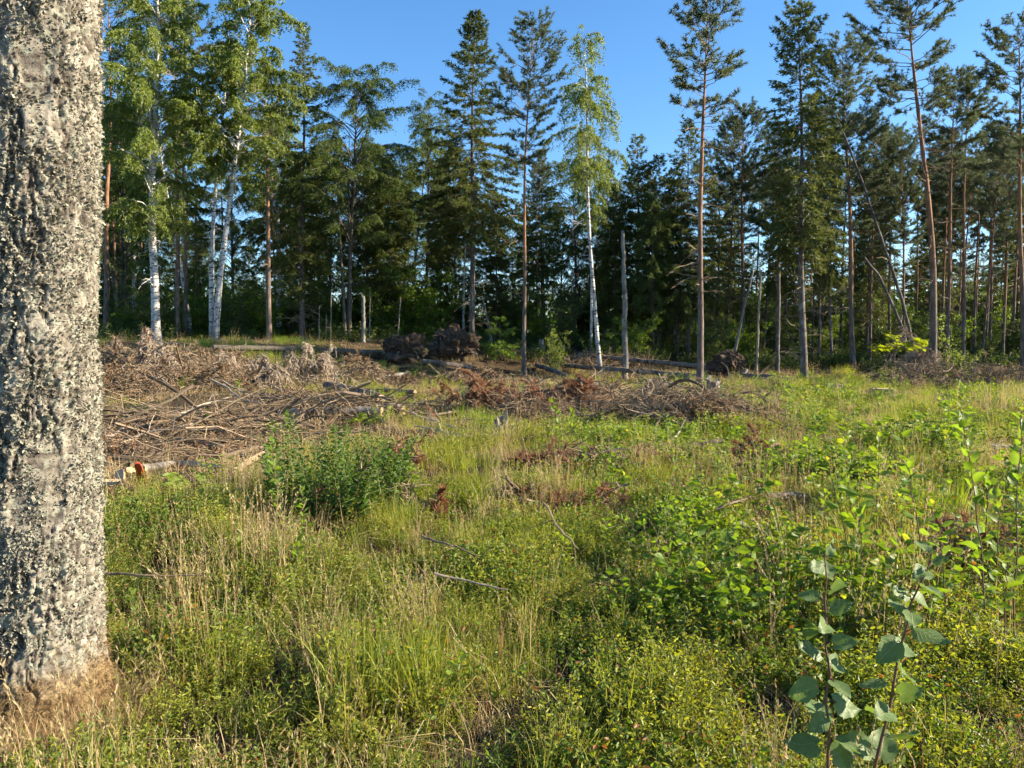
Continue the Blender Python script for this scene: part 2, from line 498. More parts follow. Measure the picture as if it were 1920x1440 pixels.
def sample(paths, bi, s):
    k = paths.shape[1]
    f = np.clip(s, 0, 0.9999) * (k - 1)
    i = f.astype(int); w = (f - i)[:, None]
    return paths[bi, i] * (1 - w) + paths[bi, i + 1] * w

def dead_stubs(mb, z0, z1, n, r, Lmax, off, mat=0):
    h = U(z0, z1, n); az = U(0, 2 * np.pi, n)
    b = np.concatenate([off(h), h[:, None]], 1)
    L = U(0.25, 1.0, n) ** 1.4 * Lmax + 0.15
    p = branch_paths(b, az, L, U(-0.2, 0.5, n), U(0, 0.5, n), U(-0.2, 0.3, n), 5)
    p[:, 1:] += rng.normal(size=p[:, 1:].shape) * 0.03 * L[:, None, None]
    rad = np.linspace(1, 0.25, 5)[None] * U(0.012, 0.024, n)[:, None]
    v, q = tubes(p, rad, 3); mb.add(v, q, np.repeat(U(0.4, 1, n), 15), mat)
    # side twigs
    m = n * 3; bi = rng.integers(0, n, m); s = U(0.3, 0.95, m)
    P = sample(p, bi, s); D = norm(np.stack([np.cos(az[bi] + U(-1, 1, m)), np.sin(az[bi] + U(-1, 1, m)), U(-0.6, 0.5, m)], -1))
    l = L[bi] * U(0.15, 0.45, m)
    pp = np.stack([P, P + D * l[:, None] * 0.5, P + D * l[:, None] + np.array([0, 0, -0.05])], 1)
    v, q = tubes(pp, np.stack([np.full(m, .008), np.full(m, .006), np.full(m, .003)], 1), 3); mb.add(v, q, 0.7, mat)

def spruce(H, cb, R, r, seed=0, dens=1.0, droop=1.0, power=0.8, low=0.55, blade=1.45):
    tk, cr, lb = MB(), MB(), MB()
    off = trunk_mesh(tk, H, r, seed=seed)
    nb = int((H - cb) * 17 * dens ** 0.5)
    t = np.sort(U(0, 1, nb)) ** 0.95
    h = cb + (H - cb) * t * 0.99
    clump = 0.75 + 0.5 * fbm(np.stack([h * 1.1, np.zeros(nb) + seed, np.zeros(nb)], -1), 2)
    L = (R * 1.3 * (1 - t) ** power * U(0.65, 1.12, nb) * clump + 0.16) * (low + (1 - low) * sstep(0, 0.3, t))
    az = np.arange(nb) * 2.39996 + U(-0.5, 0.5, nb) + seed
    e0 = -0.12 + 1.1 * t ** 2.2 + U(-0.12, 0.12, nb)
    dr = droop * (0.62 * (1 - t) ** 0.5 + 0.05)
    tip = droop * 0.36 * np.ones(nb)
    base = np.concatenate([off(h), h[:, None]], 1)
    P = branch_paths(base, az, L, e0, dr, tip, 6)
    rad = np.linspace(1, 0.2, 6)[None] * (0.008 + 0.011 * L / 2)[:, None]
    v, q = tubes(P, rad, 3); lb.add(v, q, 0.35)
    cnt = np.maximum(6, (L / 0.075 * dens)).astype(int)
    bi = np.repeat(np.arange(nb), cnt); n = len(bi)
    s = U(0.1, 1.0, n) ** 0.75
    q0 = sample(P, bi, s)
    a = az[bi]; side = np.sign(U(-1, 1, n)) * U(0.2, 1.1, n)
    hang = -U(0, 1.0, n) * (1.15 - t[bi]) * droop
    D = norm(np.stack([np.cos(a) * .6 - np.sin(a) * side, np.sin(a) * .6 + np.cos(a) * side, hang + 0.15 * t[bi]], -1))
    l = U(0.14, 0.42, n) * (1.15 - 0.65 * s) * np.clip(L[bi] / 1.2, 0.35, 1.15)
    tt = np.clip(U(0.05, 0.75, n) + 0.25 * s, 0, 1)
    k = 7
    u = U(0.0, 1.0, (n, k))
    B = (q0[:, None] + D[:, None] * (l[:, None] * u)[..., None]).reshape(-1, 3)
    DD = norm(np.repeat(D, k, 0) + rng.normal(size=(n * k, 3)) * 0.42)
    put(cr, blades(B, DD, U(0.085, 0.17, n * k) * blade, U(0.022, 0.036, n * k) * blade, 'dia'), np.clip(np.repeat(tt, k) + U(-.15, .15, n * k), 0, 1))
    dead_stubs(lb, 0.8, cb + 1.0, int(26 + cb * 5), r, 1.2, off)
    return tk, lb, cr

def pine(H, cb, R, r, seed=0, dens=1.0, stub=24, flat=0.0):
    tk, cr, lb = MB(), MB(), MB()
    off = trunk_mesh(tk, H, r, seed=seed, top=0.2)
    nb = int((H - cb) * 10)
    t = np.sort(U(0, 1, nb))
    h = cb + (H - cb) * t * 0.99
    prof = np.clip(0.42 + 1.0 * t, 0, 1) * (1 - np.clip(t, 0, 1) ** 2.4) + 0.13
    clump = 0.5 + 1.0 * fbm(np.stack([h * 0.9, np.arange(nb) * 2.39996 % 6.28, np.zeros(nb) + seed], -1), 2)
    L = R * 1.3 * prof * clump * U(0.65, 1.15, nb)
    az = np.arange(nb) * 2.39996 + U(-0.7, 0.7, nb)
    e0 = 0.05 + 0.85 * t + U(-0.15, 0.2, nb)
    P = branch_paths(np.concatenate([off(h), h[:, None]], 1), az, L, e0, 0.35 * (1 - t), 0.35 * np.ones(nb), 6)
    P[:, 1:] += rng.normal(size=P[:, 1:].shape) * 0.03 * L[:, None, None]
    rad = np.linspace(1, 0.22, 6)[None] * (0.010 + 0.016 * L / 2)[:, None]
    v, q = tubes(P, rad, 3); lb.add(v, q, 0.45)
    cnt = np.maximum(5, (L / 0.085 * dens)).astype(int)
    bi = np.repeat(np.arange(nb), cnt); n = len(bi)
    s = U(0.18, 1.0, n) ** 0.6
    q0 = sample(P, bi, s); a = az[bi]; side = np.sign(U(-1, 1, n)) * U(0.1, 1.2, n)
    D = norm(np.stack([np.cos(a) * .75 - np.sin(a) * side, np.sin(a) * .75 + np.cos(a) * side, U(-0.1, 0.75, n)], -1))
    l = U(0.18, 0.62, n) * (1.15 - 0.6 * s)
    e = q0 + D * l[:, None] + np.array([0, 0, 0.25])[None] * (l ** 2)[:, None]
    mid = (q0 + e) / 2 + rng.normal(size=(n, 3)) * 0.02
    v, q = tubes(np.stack([q0, e], 1), np.stack([np.full(n, .009), np.full(n, .004)], 1), 3); lb.add(v, q, 0.5)
    # needle tufts
    for frac, kk in ((1.0, 14), (0.72, 10), (0.45, 6)):
        c = q0 * (1 - frac) + e * frac
        B = np.repeat(c, kk, 0)
        DD = norm(np.repeat(D, kk, 0) * 0.75 + rdir(n * kk) + np.array([0, 0, 0.25]))
        tt = np.repeat(U(0.1, 0.9, n), kk)
        put(cr, blades(B - DD * 0.01, DD, U(0.11, 0.20, n * kk), U(0.021, 0.033, n * kk)), np.clip(tt + U(-.15, .15, n * kk), 0, 1))
    dead_stubs(lb, cb * 0.35, cb + 0.8, stub, r, 1.3, off)
    return tk, lb, cr

def birch(H, cb, R, r, seed=0, dens=1.0, weep=1.0, up=1.0, leaf=1.0, stems=1, power=0.55, round_=0.35):
    tk, cr, lb = MB(), MB(), MB()
    off = trunk_mesh(tk, H, r, seed=seed, top=0.06)
    for sidx in range(stems - 1):
        m2 = MB(); trunk_mesh(m2, H * U(0.75, 0.95), r * 0.75, seed=seed + 3 + sidx)
        a = U(0, 6.28); sp = U(0.05, 0.10)
        m2.bend(lambda z: np.cos(a) * (0.2 + sp * np.maximum(z, 0)), lambda z: np.sin(a) * (0.2 + sp * np.maximum(z, 0)))
        tk.add(m2.v[0], m2.f[0][0], 0.5)
    nb = int((H - cb) * 11)
    t = np.sort(U(0, 1, nb))
    h = cb + (H - cb) * t * 0.985
    prof = (round_ + (1 - round_) * sstep(0, 0.3, t)) * (1 - t) ** power + 0.10
    clump = 0.6 + 0.8 * fbm(np.stack([h * 0.8, np.arange(nb) * 2.39996 % 6.28, np.zeros(nb) + seed], -1), 2)
    L = R * 1.5 * prof * U(0.6, 1.15, nb) * clump
    az = np.arange(nb) * 2.39996 + U(-0.6, 0.6, nb)
    e0 = up * U(0.7, 1.5, nb)
    P = branch_paths(np.concatenate([off(h), h[:, None]], 1), az, L, e0, (0.55 + 0.35 * weep) * np.ones(nb), 0.0 * np.ones(nb), 6)
    P[:, 1:] += rng.normal(size=P[:, 1:].shape) * 0.025 * L[:, None, None]
    rad = np.linspace(1, 0.18, 6)[None] * (0.008 + 0.016 * L / 2)[:, None]
    v, q = tubes(P, rad, 3); lb.add(v, q, 0.5)
    cnt = np.maximum(6, (L / 0.075 * dens)).astype(int)
    bi = np.repeat(np.arange(nb), cnt); n = len(bi)
    s = U(0.2, 1.0, n) ** 0.7
    q0 = sample(P, bi, s); a = az[bi] + U(-1.7, 1.7, n)
    out = np.stack([np.cos(a), np.sin(a), np.zeros(n)], -1)
    l = U(0.22, 0.85, n) * (1.1 - 0.45 * s) * np.clip(L[bi] / 1.0, 0.4, 1.1)
    kk = np.maximum(4, (l / 0.042)).astype(int)
    si = np.repeat(np.arange(n), kk); m = len(si)
    u = U(0, 1, m)
    pos = (q0[si] + out[si] * (l[si] * (0.75 * u - 0.3 * weep * u ** 2))[:, None]
           + np.array([0, 0, 1.0])[None] * (l[si] * (0.25 * u * (1 - u) - weep * 0.85 * u ** 1.7))[:, None] + rng.normal(size=(m, 3)) * 0.035)
    D = norm(rdir(m) + np.array([0, 0, -0.75]))
    tt = np.clip(np.repeat(U(0.0, 0.85, n), kk) + U(-0.2, 0.25, m), 0, 1)
    put(cr, blades(pos, D, U(0.070, 0.115, m) * leaf, U(0.045, 0.072, m) * leaf, 'dia'), tt)
    # hanging twigs
    k5 = rng.permutation(n)[: n // 5]
    us = np.linspace(0, 1, 3)
    tp = (q0[k5][:, None] + out[k5][:, None] * (l[k5][:, None] * (0.75 * us - 0.3 * weep * us ** 2)[None])[..., None]
          + np.array([0, 0, 1.0]) * (l[k5][:, None] * (0.25 * us * (1 - us) - weep * 0.85 * us ** 1.7)[None])[..., None])
    v, q = tubes(tp, np.broadcast_to(np.linspace(0.006, 0.002, 3), (len(k5), 3)), 3); lb.add(v, q, 0.3)
    if cb > 3: dead_stubs(lb, cb * 0.5, cb + 0.5, 10, r, 1.2, off)
    return tk, lb, cr

BARK = {'spruce': 'spruce_bark', 'pine': 'pine_bark', 'birch': 'birch_bark', 'alder': 'dark_bark'}
LEAF = {'spruce': 'spruce', 'pine': 'pine', 'birch': 'birch', 'alder': 'alder'}
SRC = {}
def hero(kind, label, path, d, w, cb_py, rpx, seed, group=None, name=None, leafmat=None, bark=None, **kw):
    """a tree whose trunk follows the photograph path (base first) at distance d"""
    p = np.array([at(a, b, d) for a, b in path])
    bx = p[0, 0]; bz = float(terrain(bx, d))
    H = p[-1, 2] - bz
    cb = at(path[0][0], cb_py, d)[2] - bz
    R = rpx / F * d; r = w / F * d / 2
    gen = {'spruce': spruce, 'pine': pine, 'birch': birch, 'alder': birch}[kind]
    tk, lb, cr = gen(H, cb, R, r, seed=seed, **kw)
    zs = p[:, 2] - bz; xs = p[:, 0] - bx; zs[0] = 0
    if len(zs) > 2:
        co = np.polyfit(zs, xs, min(3, len(zs) - 1)); co[-1] -= np.polyval(co, 0)
        fx = lambda z: np.polyval(co, np.clip(z, 0, H))
    else:
        fx = lambda z: np.interp(z, zs, xs)
    for mbb in (tk, lb, cr): mbb.bend(fx)
    root = thing(name or {'spruce': 'spruce_tree', 'pine': 'pine_tree', 'birch': 'birch_tree', 'alder': 'broadleaf_tree'}[kind],
                 label, {'spruce': 'spruce', 'pine': 'pine', 'birch': 'birch', 'alder': 'broadleaf tree'}[kind], (bx, d, bz), 0, group)
    bk = M[bark or BARK[kind]]
    part("trunk", tk.mesh("trunk", [bk], True), root)
    br = part("branches", lb.mesh("branches", [M['twig'] if kind in ('spruce', 'pine') else (M['dark_bark'] if kind == 'alder' else M['birch_bark'])], False), root)
    br["kind"] = "stuff"
    part("crown", cr.mesh("crown", [M[leafmat or LEAF[kind]]], False), root)
    root["height"] = float(H); root["trunk_px"] = float(w)
    return root

HEROES = []
def H_(key, *a, **k):
    o = hero(*a, **k); SRC[key] = o; HEROES.append(o); return o

# (kind, label, trunk path in photograph pixels, distance, trunk width px, crown base py, crown half width px, seed)
H_('birch_l', 'birch', 'tall white birch with a single straight trunk nearest the big lichen-covered trunk', [(294, 645), (288, 400), (292, 180), (292, -70)], 33, 17, 450, 105, 1, dens=1.9, weep=1.0, leaf=1.12)
H_('birch_a', 'birch', 'pale birch at the left of the close pair, its trunk nearly upright', [(398, 650), (402, 400), (414, 240), (432, 70)], 34.2, 11, 310, 62, 2, dens=1.8, weep=1.0, leaf=1.1)
H_('birch_b', 'birch', 'pale birch at the right of the close pair, leaning right into a bright crown', [(404, 650), (424, 430), (448, 240), (478, -45)], 34.0, 12, 360, 88, 3, dens=2.1, weep=1.0, leaf=1.15)
H_('pine_o', 'pine', 'orange-barked pine with a bare forked limb beside the close pair of birches', [(505, 640), (502, 400), (498, 140)], 38, 11, 250, 45, 4)
H_('pine_k', 'pine', 'brown pine trunk just right of the straight single birch', [(333, 615), (331, 350), (330, 30)], 40, 10, 170, 60, 5)
H_('pine_j', 'pine', 'slim orange pine trunk beside the brown pine, right of the straight birch', [(346, 615), (346, 350), (344, 20)], 41, 8, 180, 62, 6)
H_('pine_i', 'pine', 'orange pine trunk close against the edge of the big lichen-covered trunk', [(196, 630), (203, 350), (206, -20)], 42, 11, 140, 80, 7)
H_('spruce_l', 'spruce', 'narrow olive spruce with pointed top left of the round dark broadleaf tree', [(566, 640), (568, 300), (570, 48)], 40, 10, 560, 62, 8, dens=1.1, droop=1.1)
H_('alder_a', 'alder', 'broad dark round-topped tree with several stems left of the tallest spruce', [(655, 645), (660, 400), (672, 128)], 40, 9, 480, 100, 9, dens=2.2, weep=0.8, stems=3, round_=0.85, power=0.4, leaf=.8)
H_('alder_b', 'alder', 'olive drooping tree standing just left of the tallest dark spruce', [(800, 640), (802, 400), (806, 175)], 46, 7, 520, 62, 10, dens=2.1, weep=0.9, round_=0.8, power=0.45, leaf=.8)
H_('spruce_m', 'spruce', 'tall dark spruce with a perfect pointed cone standing alone against the sky', [(886, 642), (886, 300), (890, 26)], 41, 12, 440, 98, 11, dens=1.5, power=0.85, low=0.75)
H_('pine_m', 'pine', 'slender grey-green pine between the dark pointed spruce and the sunlit birch', [(983, 703), (985, 350), (1000, 36)], 34, 9, 330, 66, 12, dens=1.15, stub=10)
H_('birch_m', 'birch', 'lone white birch with curved trunk and narrow sunlit crown in the gap', [(1127, 695), (1108, 480), (1101, 260), (1092, 52)], 34.5, 9, 335, 50, 13, dens=1.9, weep=1.25, power=0.4, round_=0.9, up=0.8, leaf=.9)
H_('pine_r', 'pine', 'tall lone pine with bare lower trunk and dead side branches in the clearing', [(1312, 738), (1316, 350), (1326, -25)], 26.5, 13, 235, 66, 14, dens=1.2, stub=44)
H_('spruce_r', 'spruce', 'big dark green spruce with ragged top right of the tall lone pine', [(1508, 712), (1502, 350), (1498, 12)], 31.5, 14, 470, 86, 15, dens=1.35, power=0.6, droop=1.25)
H_('pine_c', 'pine', 'bushy pine crown directly behind and right of the ragged spruce', [(1600, 690), (1590, 350), (1580, 74)], 39, 11, 440, 78, 16, dens=1.5)
H_('pine_q', 'pine', 'tall reddish pine leaning left with a wide crown cut by the picture top', [(1748, 716), (1740, 380), (1716, 140), (1694, -50)], 31, 15, 205, 82, 17, dens=1.3, stub=46)
H_('pine_s', 'pine', 'left one of two twin pines with matching tops near the far right', [(1776, 690), (1782, 400), (1790, 138)], 38, 9, 330, 52, 18, dens=1.3)
H_('pine_t', 'pine', 'right one of two twin pines with matching tops near the far right', [(1806, 690), (1808, 400), (1816, 142)], 39, 8, 340, 50, 19, dens=1.3)
H_('pine_u', 'pine', 'dense tall pine cut by the right edge of the picture', [(1918, 700), (1914, 350), (1908, 42)], 33, 11, 330, 74, 20, dens=1.5)
H_('spruce_s', 'spruce', 'small pale young spruce rising right behind the slender grey-green pine', [(1018, 640), (1016, 450), (1015, 284)], 50, 6, 520, 46, 21, dens=1.2)
H_('spruce_t', 'spruce', 'pointed spruce between the curved birch and the grey broken snag top', [(1196, 650), (1196, 450), (1196, 255)], 46, 8, 600, 70, 22, dens=1.4)
H_('spruce_u', 'spruce', 'dark thin-topped spruce midway between the broken snag and the lone pine', [(1236, 650), (1236, 450), (1236, 292)], 45, 7, 600, 54, 23, dens=1.3)
H_('alder_c', 'alder', 'shaggy olive tree filling the gap behind the curved white birch', [(1078, 650), (1078, 450), (1072, 300)], 48, 7, 590, 72, 24, dens=1.5, leaf=.85, weep=1.0, round_=0.9, power=0.35)
H_('pine_v', 'pine', 'mid-height pine behind the tall lone pine, right side', [(1392, 680), (1392, 400), (1395, 198)], 45, 8, 420, 50, 25, dens=1.5)
H_('spruce_v', 'spruce', 'wide dark spruce whose top shows just left of the tall lone pine', [(1290, 670), (1290, 450), (1290, 236)], 43, 9, 590, 84, 26, dens=1.3)

ZONES = [(-900, 190, 'behind the big lichen-covered trunk'), (190, 300, 'between the big lichen trunk and the straight birch'),
         (300, 400, 'between the straight birch and the close birch pair'), (400, 505, 'between the birch pair and the orange-barked pine'),
         (505, 640, 'around the narrow olive spruce'), (640, 760, 'under the round dark broadleaf tree'),
         (760, 886, 'left behind the tallest pointed spruce'), (886, 985, 'between the pointed spruce and the slender pine'),
         (985, 1110, 'between the slender pine and the curved birch'), (1110, 1175, 'between the curved birch and the broken snag'),
         (1175, 1312, 'between the broken snag and the lone pine'), (1312, 1420, 'just right behind the tall lone pine'),
         (1420, 1508, 'left behind the ragged spruce'), (1508, 1600, 'right behind the ragged spruce'),
         (1600, 1680, 'behind the two leaning dead trunks'), (1680, 1748, 'left behind the reddish leaning pine'),
         (1748, 1810, 'behind the twin pines'), (1810, 1870, 'right of the twin pines in the dense rows'), (1870, 3600, 'in the dense rows at the right picture edge')]
def zone(px):
    for a, b, s in ZONES:
        if a <= px < b: return s
    return 'beyond the right picture edge'
BGLABEL = {}
def bg_label(o, kind_text, px, d):
    BGLABEL.setdefault((kind_text, zone(px)), []).append((d, o))
def flush_labels(grouptext):
    for (kt, z), L in BGLABEL.items():
        L.sort(key=lambda e: e[0])
        words = {1: [''], 2: ['nearer ', 'farther '], 3: ['nearest ', 'middle ', 'farthest '], 4: ['nearest ', 'second nearest ', 'second farthest ', 'farthest ']}
        for i, (d, o) in enumerate(L):
            if len(L) <= 4:
                o["label"] = f"{words[len(L)][i]}{kt} {z}"; o["group"] = grouptext
            else:
                o["label"] = f"{kt} {z}"; o["group"] = f"{grouptext}: {kt} {z}"
    BGLABEL.clear()

# rows of trees behind
def place_copy(key, px, d, h, spread=1.0, kt='pine'):
    src = SRC[key]
    o = copy_tree(src, 'x')
    x = (px - 960) / F * d
    s = h / src["height"]
    o.location = (x, d, float(terrain(x, d)) - 0.03)
    o.rotation_euler = (U(-0.02, 0.02), U(-0.02, 0.02), U(0, 6.28))
    o.scale = (s * spread * .76, s * spread * .76, s)
    bg_label(o, kt, px if px < 1945 else 9999, d)
    return o

bg = []
for key, px, d, h, sp, kt in [('alder_a', 235, 46, 13.5, 1.3, 'leafy dark tree'), ('birch_l', 255, 49, 15.5, 1.3, 'tall back birch'), ('birch_b', 360, 45, 15, 1.4, 'tall back birch'), ('alder_c', 300, 54, 9, 1.5, 'leafy dark tree'),
    ('alder_b', 440, 47, 12.5, 1.4, 'leafy dark tree'), ('birch_l', 525, 47, 14.5, 1.3, 'tall back birch'), ('alder_c', 385, 57, 9, 1.5, 'leafy dark tree'), ('alder_a', 560, 53, 12, 1.2, 'leafy dark tree'),
    ('alder_b', 690, 44, 11.5, 1.4, 'leafy olive tree'), ('alder_c', 640, 55, 10, 1.5, 'leafy olive tree'), ('birch_a', 775, 48, 12.5, 1.4, 'tall back birch'), ('alder_a', 840, 56, 10, 1.3, 'leafy olive tree'),
    ('alder_c', 1050, 52, 9.5, 1.3, 'leafy olive tree'), ('spruce_l', 470, 60, 8, 1.5, 'short spruce'), ('spruce_t', 210, 52, 9, 1.5, 'short spruce'), ('spruce_l', 380, 52, 8.5, 1.5, 'short spruce')]:
    BGL = (key, px, d, h, sp, kt); bg.append(place_copy(*BGL))
# hand-placed trunks that the photograph shows between the front trees
for key, px, d, h, sp, kt in [
    ('pine_k', 222, 45, 15, 1.0, 'dark pine'), ('pine_j', 268, 50, 14, 1, 'dark pine'), ('spruce_l', 250, 55, 14, 1.3, 'dark spruce'),
    ('pine_k', 370, 48, 14.5, 1, 'dark pine'), ('alder_a', 340, 58, 12, 1, 'dark broadleaf tree'), ('spruce_m', 232, 60, 12, 1.2, 'dark spruce'), ('pine_o', 420, 52, 14, 1, 'dark pine'),
    ('pine_j', 516, 44, 13, 1, 'thin brown pine'), ('spruce_t', 545, 50, 12, 1.2, 'dark spruce'), ('spruce_l', 600, 52, 13.5, 1.2, 'dark spruce'),
    ('alder_b', 620, 47, 12.5, 1.1, 'dark broadleaf tree'), ('spruce_u', 690, 48, 12, 1.3, 'dark spruce'), ('spruce_t', 735, 44, 10.5, 1.3, 'dark spruce'), ('alder_a', 715, 50, 12.5, 0.9, 'dark broadleaf tree'),
    ('alder_c', 760, 52, 11.5, 1.1, 'dark broadleaf tree'), ('spruce_l', 825, 50, 12.5, 1.2, 'dark spruce'), ('birch_a', 869, 46, 11, 1, 'thin pale birch'), ('spruce_u', 855, 48, 12, 1.3, 'dark spruce'),
    ('spruce_t', 930, 47, 8.5, 1.2, 'dark spruce'), ('alder_b', 915, 52, 9.5, 1.1, 'dark broadleaf tree'), ('pine_j', 1007, 49, 11, 1, 'dark pine'), ('pine_k', 1023, 50, 11.5, 1, 'dark pine'), ('alder_b', 960, 55, 10, 1.1, 'dark broadleaf tree'),
    ('spruce_u', 985, 53, 10, 1.2, 'dark spruce'), ('birch_a', 1108, 41, 11.5, 0.9, 'thin white birch'), ('spruce_m', 1135, 50, 12, 1.2, 'dark spruce'), ('spruce_t', 1150, 45, 9.5, 1.2, 'dark spruce'), ('alder_c', 1165, 52, 11.5, 1.1, 'olive drooping tree'),
    ('spruce_l', 1215, 50, 11.5, 1.3, 'dark spruce'), ('alder_b', 1225, 42, 9.0, 1.0, 'dark broadleaf tree'), ('spruce_v', 1262, 47, 11, 1.2, 'dark spruce'), ('alder_c', 1270, 43, 8.5, 1.0, 'dark broadleaf tree'),
    ('pine_k', 1340, 44, 12, 1, 'dark pine'), ('pine_v', 1362, 47, 14, 1, 'dark pine'), ('spruce_t', 1345, 52, 12.5, 1.2, 'dark spruce'), ('spruce_l', 1375, 55, 12, 1.2, 'dark spruce'),
    ('pine_c', 1430, 47, 14, 1, 'dark pine'), ('spruce_r', 1455, 44, 11.5, 1, 'dark spruce'), ('pine_s', 1470, 50, 14, 1, 'dark pine'),
    ('pine_v', 1535, 44, 14.5, 1.1, 'dark pine'), ('spruce_r', 1560, 42, 12.0, 1, 'olive spruce'), ('pine_t', 1522, 48, 14, 1, 'dark pine'), ('pine_s', 1575, 50, 15, 1.1, 'dark pine'),
    ('pine_c', 1630, 43, 14, 1.0, 'dark pine'), ('spruce_v', 1625, 47, 12, 1, 'olive spruce'), ('pine_v', 1650, 50, 14.5, 1.1, 'dark pine'), ('pine_k', 1668, 45, 13, 1.1, 'dark pine'),
    ('pine_c', 1695, 42, 12.5, 1.0, 'dark pine'), ('pine_s', 1715, 48, 14, 1.1, 'dark pine'), ('pine_u', 1735, 52, 13.5, 1.0, 'dark pine'),
    ('pine_v', 1765, 47, 13.5, 1.1, 'dark pine'), ('pine_c', 1795, 51, 13, 1.0, 'dark pine'), ('pine_u', 1780, 56, 14, 1.0, 'dark pine'),
    ('pine_s', 1825, 46, 13, 1.2, 'dark pine'), ('pine_u', 1840, 41, 12.5, 0.9, 'dark pine'), ('pine_t', 1856, 49, 13.5, 1.2, 'dark pine'), ('pine_v', 1848, 55, 14, 1.1, 'dark pine'),
    ('pine_c', 1880, 44, 13, 1.0, 'dark pine'), ('pine_s', 1895, 48, 14, 1.2, 'dark pine'), ('pine_t', 1905, 55, 15, 1.2, 'dark pine'), ('spruce_v', 1940, 50, 13, 1.0, 'dark spruce')]:
    bg.append(place_copy(key, px, d, h, sp, kt))
flush_labels('back row trees')
# thin trunks deep in the rows at the right
keys = ['pine_v', 'pine_s', 'pine_t', 'pine_k', 'spruce_u']
for i in range(22):
    px = 1395 + i * 25 + U(-8, 8); d = U(54, 66)
    bg.append(place_copy(keys[i % 5], px, d, U(12.5, 15.5), U(0.9, 1.2), 'thin deep-wood trunk'))
for i in range(18):
    px = 1345 + i * 33 + U(-10, 10); d = U(66, 80)
    bg.append(place_copy(['spruce_t', 'spruce_l', 'spruce_u'][i % 3], px, d, U(8, 12), 1.5, 'short spruce behind the wood'))
flush_labels('thin trunks deep in the wood')
# outside the frame: the wood goes on to both sides
for i in range(26):
    px = 1960 + i * 66 + U(-20, 20); d = U(34.5, 58)
    place_copy(['pine_u', 'pine_c', 'spruce_r', 'pine_s', 'pine_v', 'spruce_v'][i % 6], px, d, U(12.5, 16), 1.0, 'tall conifer')
for i in range(6):
    px = 60 - i * 90 + U(-20, 20); d = U(35, 52)
    place_copy(['pine_k', 'birch_l', 'spruce_l'][i % 3], px, d, U(13, 16), 1.0, 'tall tree')
flush_labels('trees of the wood outside the picture')

# ------------------------------------------------------------------ understory shrubs
def shrub_mesh(h, w, n_stem, seed, leaf=0.07, dens=1.0):
    tk, cr = MB(), MB()
    az = U(0, 6.28, n_stem); lean = U(0.1, 0.9, n_stem) * w / h
    L = h * U(0.55, 1.0, n_stem)
    k = 6; s = np.linspace(0, 1, k)
    b = rng.normal(size=(n_stem, 3)) * 0.08 * w; b[:, 2] = -0.05
    p = b[:, None] + np.stack([np.cos(az)[:, None] * (lean * L)[:, None] * s ** 1.4, np.sin(az)[:, None] * (lean * L)[:, None] * s ** 1.4, L[:, None] * s], -1)
    p[:, 1:] += rng.normal(size=p[:, 1:].shape) * 0.03 * h
    v, q = tubes(p, np.linspace(1, .25, k)[None] * U(0.012, 0.02, n_stem)[:, None] * (h / 2.5) ** .5, 4); tk.add(v, q, 0.5)
    m = int(n_stem * 26 * dens); bi = rng.integers(0, n_stem, m); ss = U(0.12, 1, m)
    q0 = sample(p, bi, ss); a = U(0, 6.28, m)
    D = norm(np.stack([np.cos(a), np.sin(a), U(-0.1, 0.7, m)], -1)); l = U(0.2, 0.6, m) * h / 2.5 * (1.2 - 0.6 * ss)
    e = q0 + D * l[:, None]
    v, q = tubes(np.stack([q0, e], 1), np.stack([np.full(m, .007), np.full(m, .003)], 1), 3); tk.add(v, q, 0.5)
    kk = 13; u = U(0.15, 1.05, (m, kk))
    pos = (q0[:, None] + D[:, None] * (l[:, None] * u)[..., None]).reshape(-1, 3) + rng.normal(size=(m * kk, 3)) * 0.05
    put(cr, blades(pos, norm(np.repeat(D, kk, 0) * 0.5 + rdir(m * kk) + np.array([0, 0, -0.25])), U(0.6, 1.1, m * kk) * leaf, U(0.5, 0.75, m * kk) * leaf, 'dia'),
        np.clip(np.repeat(U(0, 0.9, m), kk) + U(-.2, .2, m * kk), 0, 1))
    return tk, cr

def shrub(name, label, cat, loc, h, w, n, seed, mat, leaf=0.07, dens=1.0, group=None, bark='dark_bark'):
    tk, cr = shrub_mesh(h, w, n, seed, leaf, dens)
    o = thing(name, label, cat, loc, 0, group)
    part("stem", tk.mesh("stem", [M[bark]]), o); part("crown", cr.mesh("crown", [M[mat]]), o)
    o["height"] = float(h)
    return o

SRC['bush1'] = shrub("understory_bush", 'dark leafy bush at the wood edge between the straight birch and brown pine', 'bush', onground((312 - 960) / F * 40, 40), 2.6, 2.4, 13, 1, 'alder', 0.10, group='understory bushes')
SRC['bush2'] = shrub("understory_bush", 'tall dark bush at the wood edge right of the birch pair', 'bush', onground((450 - 960) / F * 41, 41), 3.6, 2.6, 14, 2, 'alder', 0.10, group='understory bushes')
SRC['bush3'] = shrub("understory_bush", 'leafy bush catching sun in the back, right of the orange pine', 'bush', onground((530 - 960) / F * 52, 52), 3.2, 3.2, 15, 3, 'bramble', 0.11, group='understory bushes')
for i in range(84):
    px = -40 + i * 24.5 + U(-14, 14); d = U(41, 54) if i % 3 else U(56, 74)
    k = ['bush1', 'bush2', 'bush3'][int(rng.integers(0, 3))]
    o = copy_tree(SRC[k], 'x'); x = (px - 960) / F * d
    o.location = onground(x, d); hh = U(2.4, 5.0) if px < 1300 else U(1.8, 3.6)
    s = hh / SRC[k]["height"]; o.scale = (s * 1.15, s * 1.15, s); o.rotation_euler = (0, 0, U(0, 6.28))
    bg_label(o, 'dark woodland bush' if d < 56 else 'sunlit back bush', px, d)
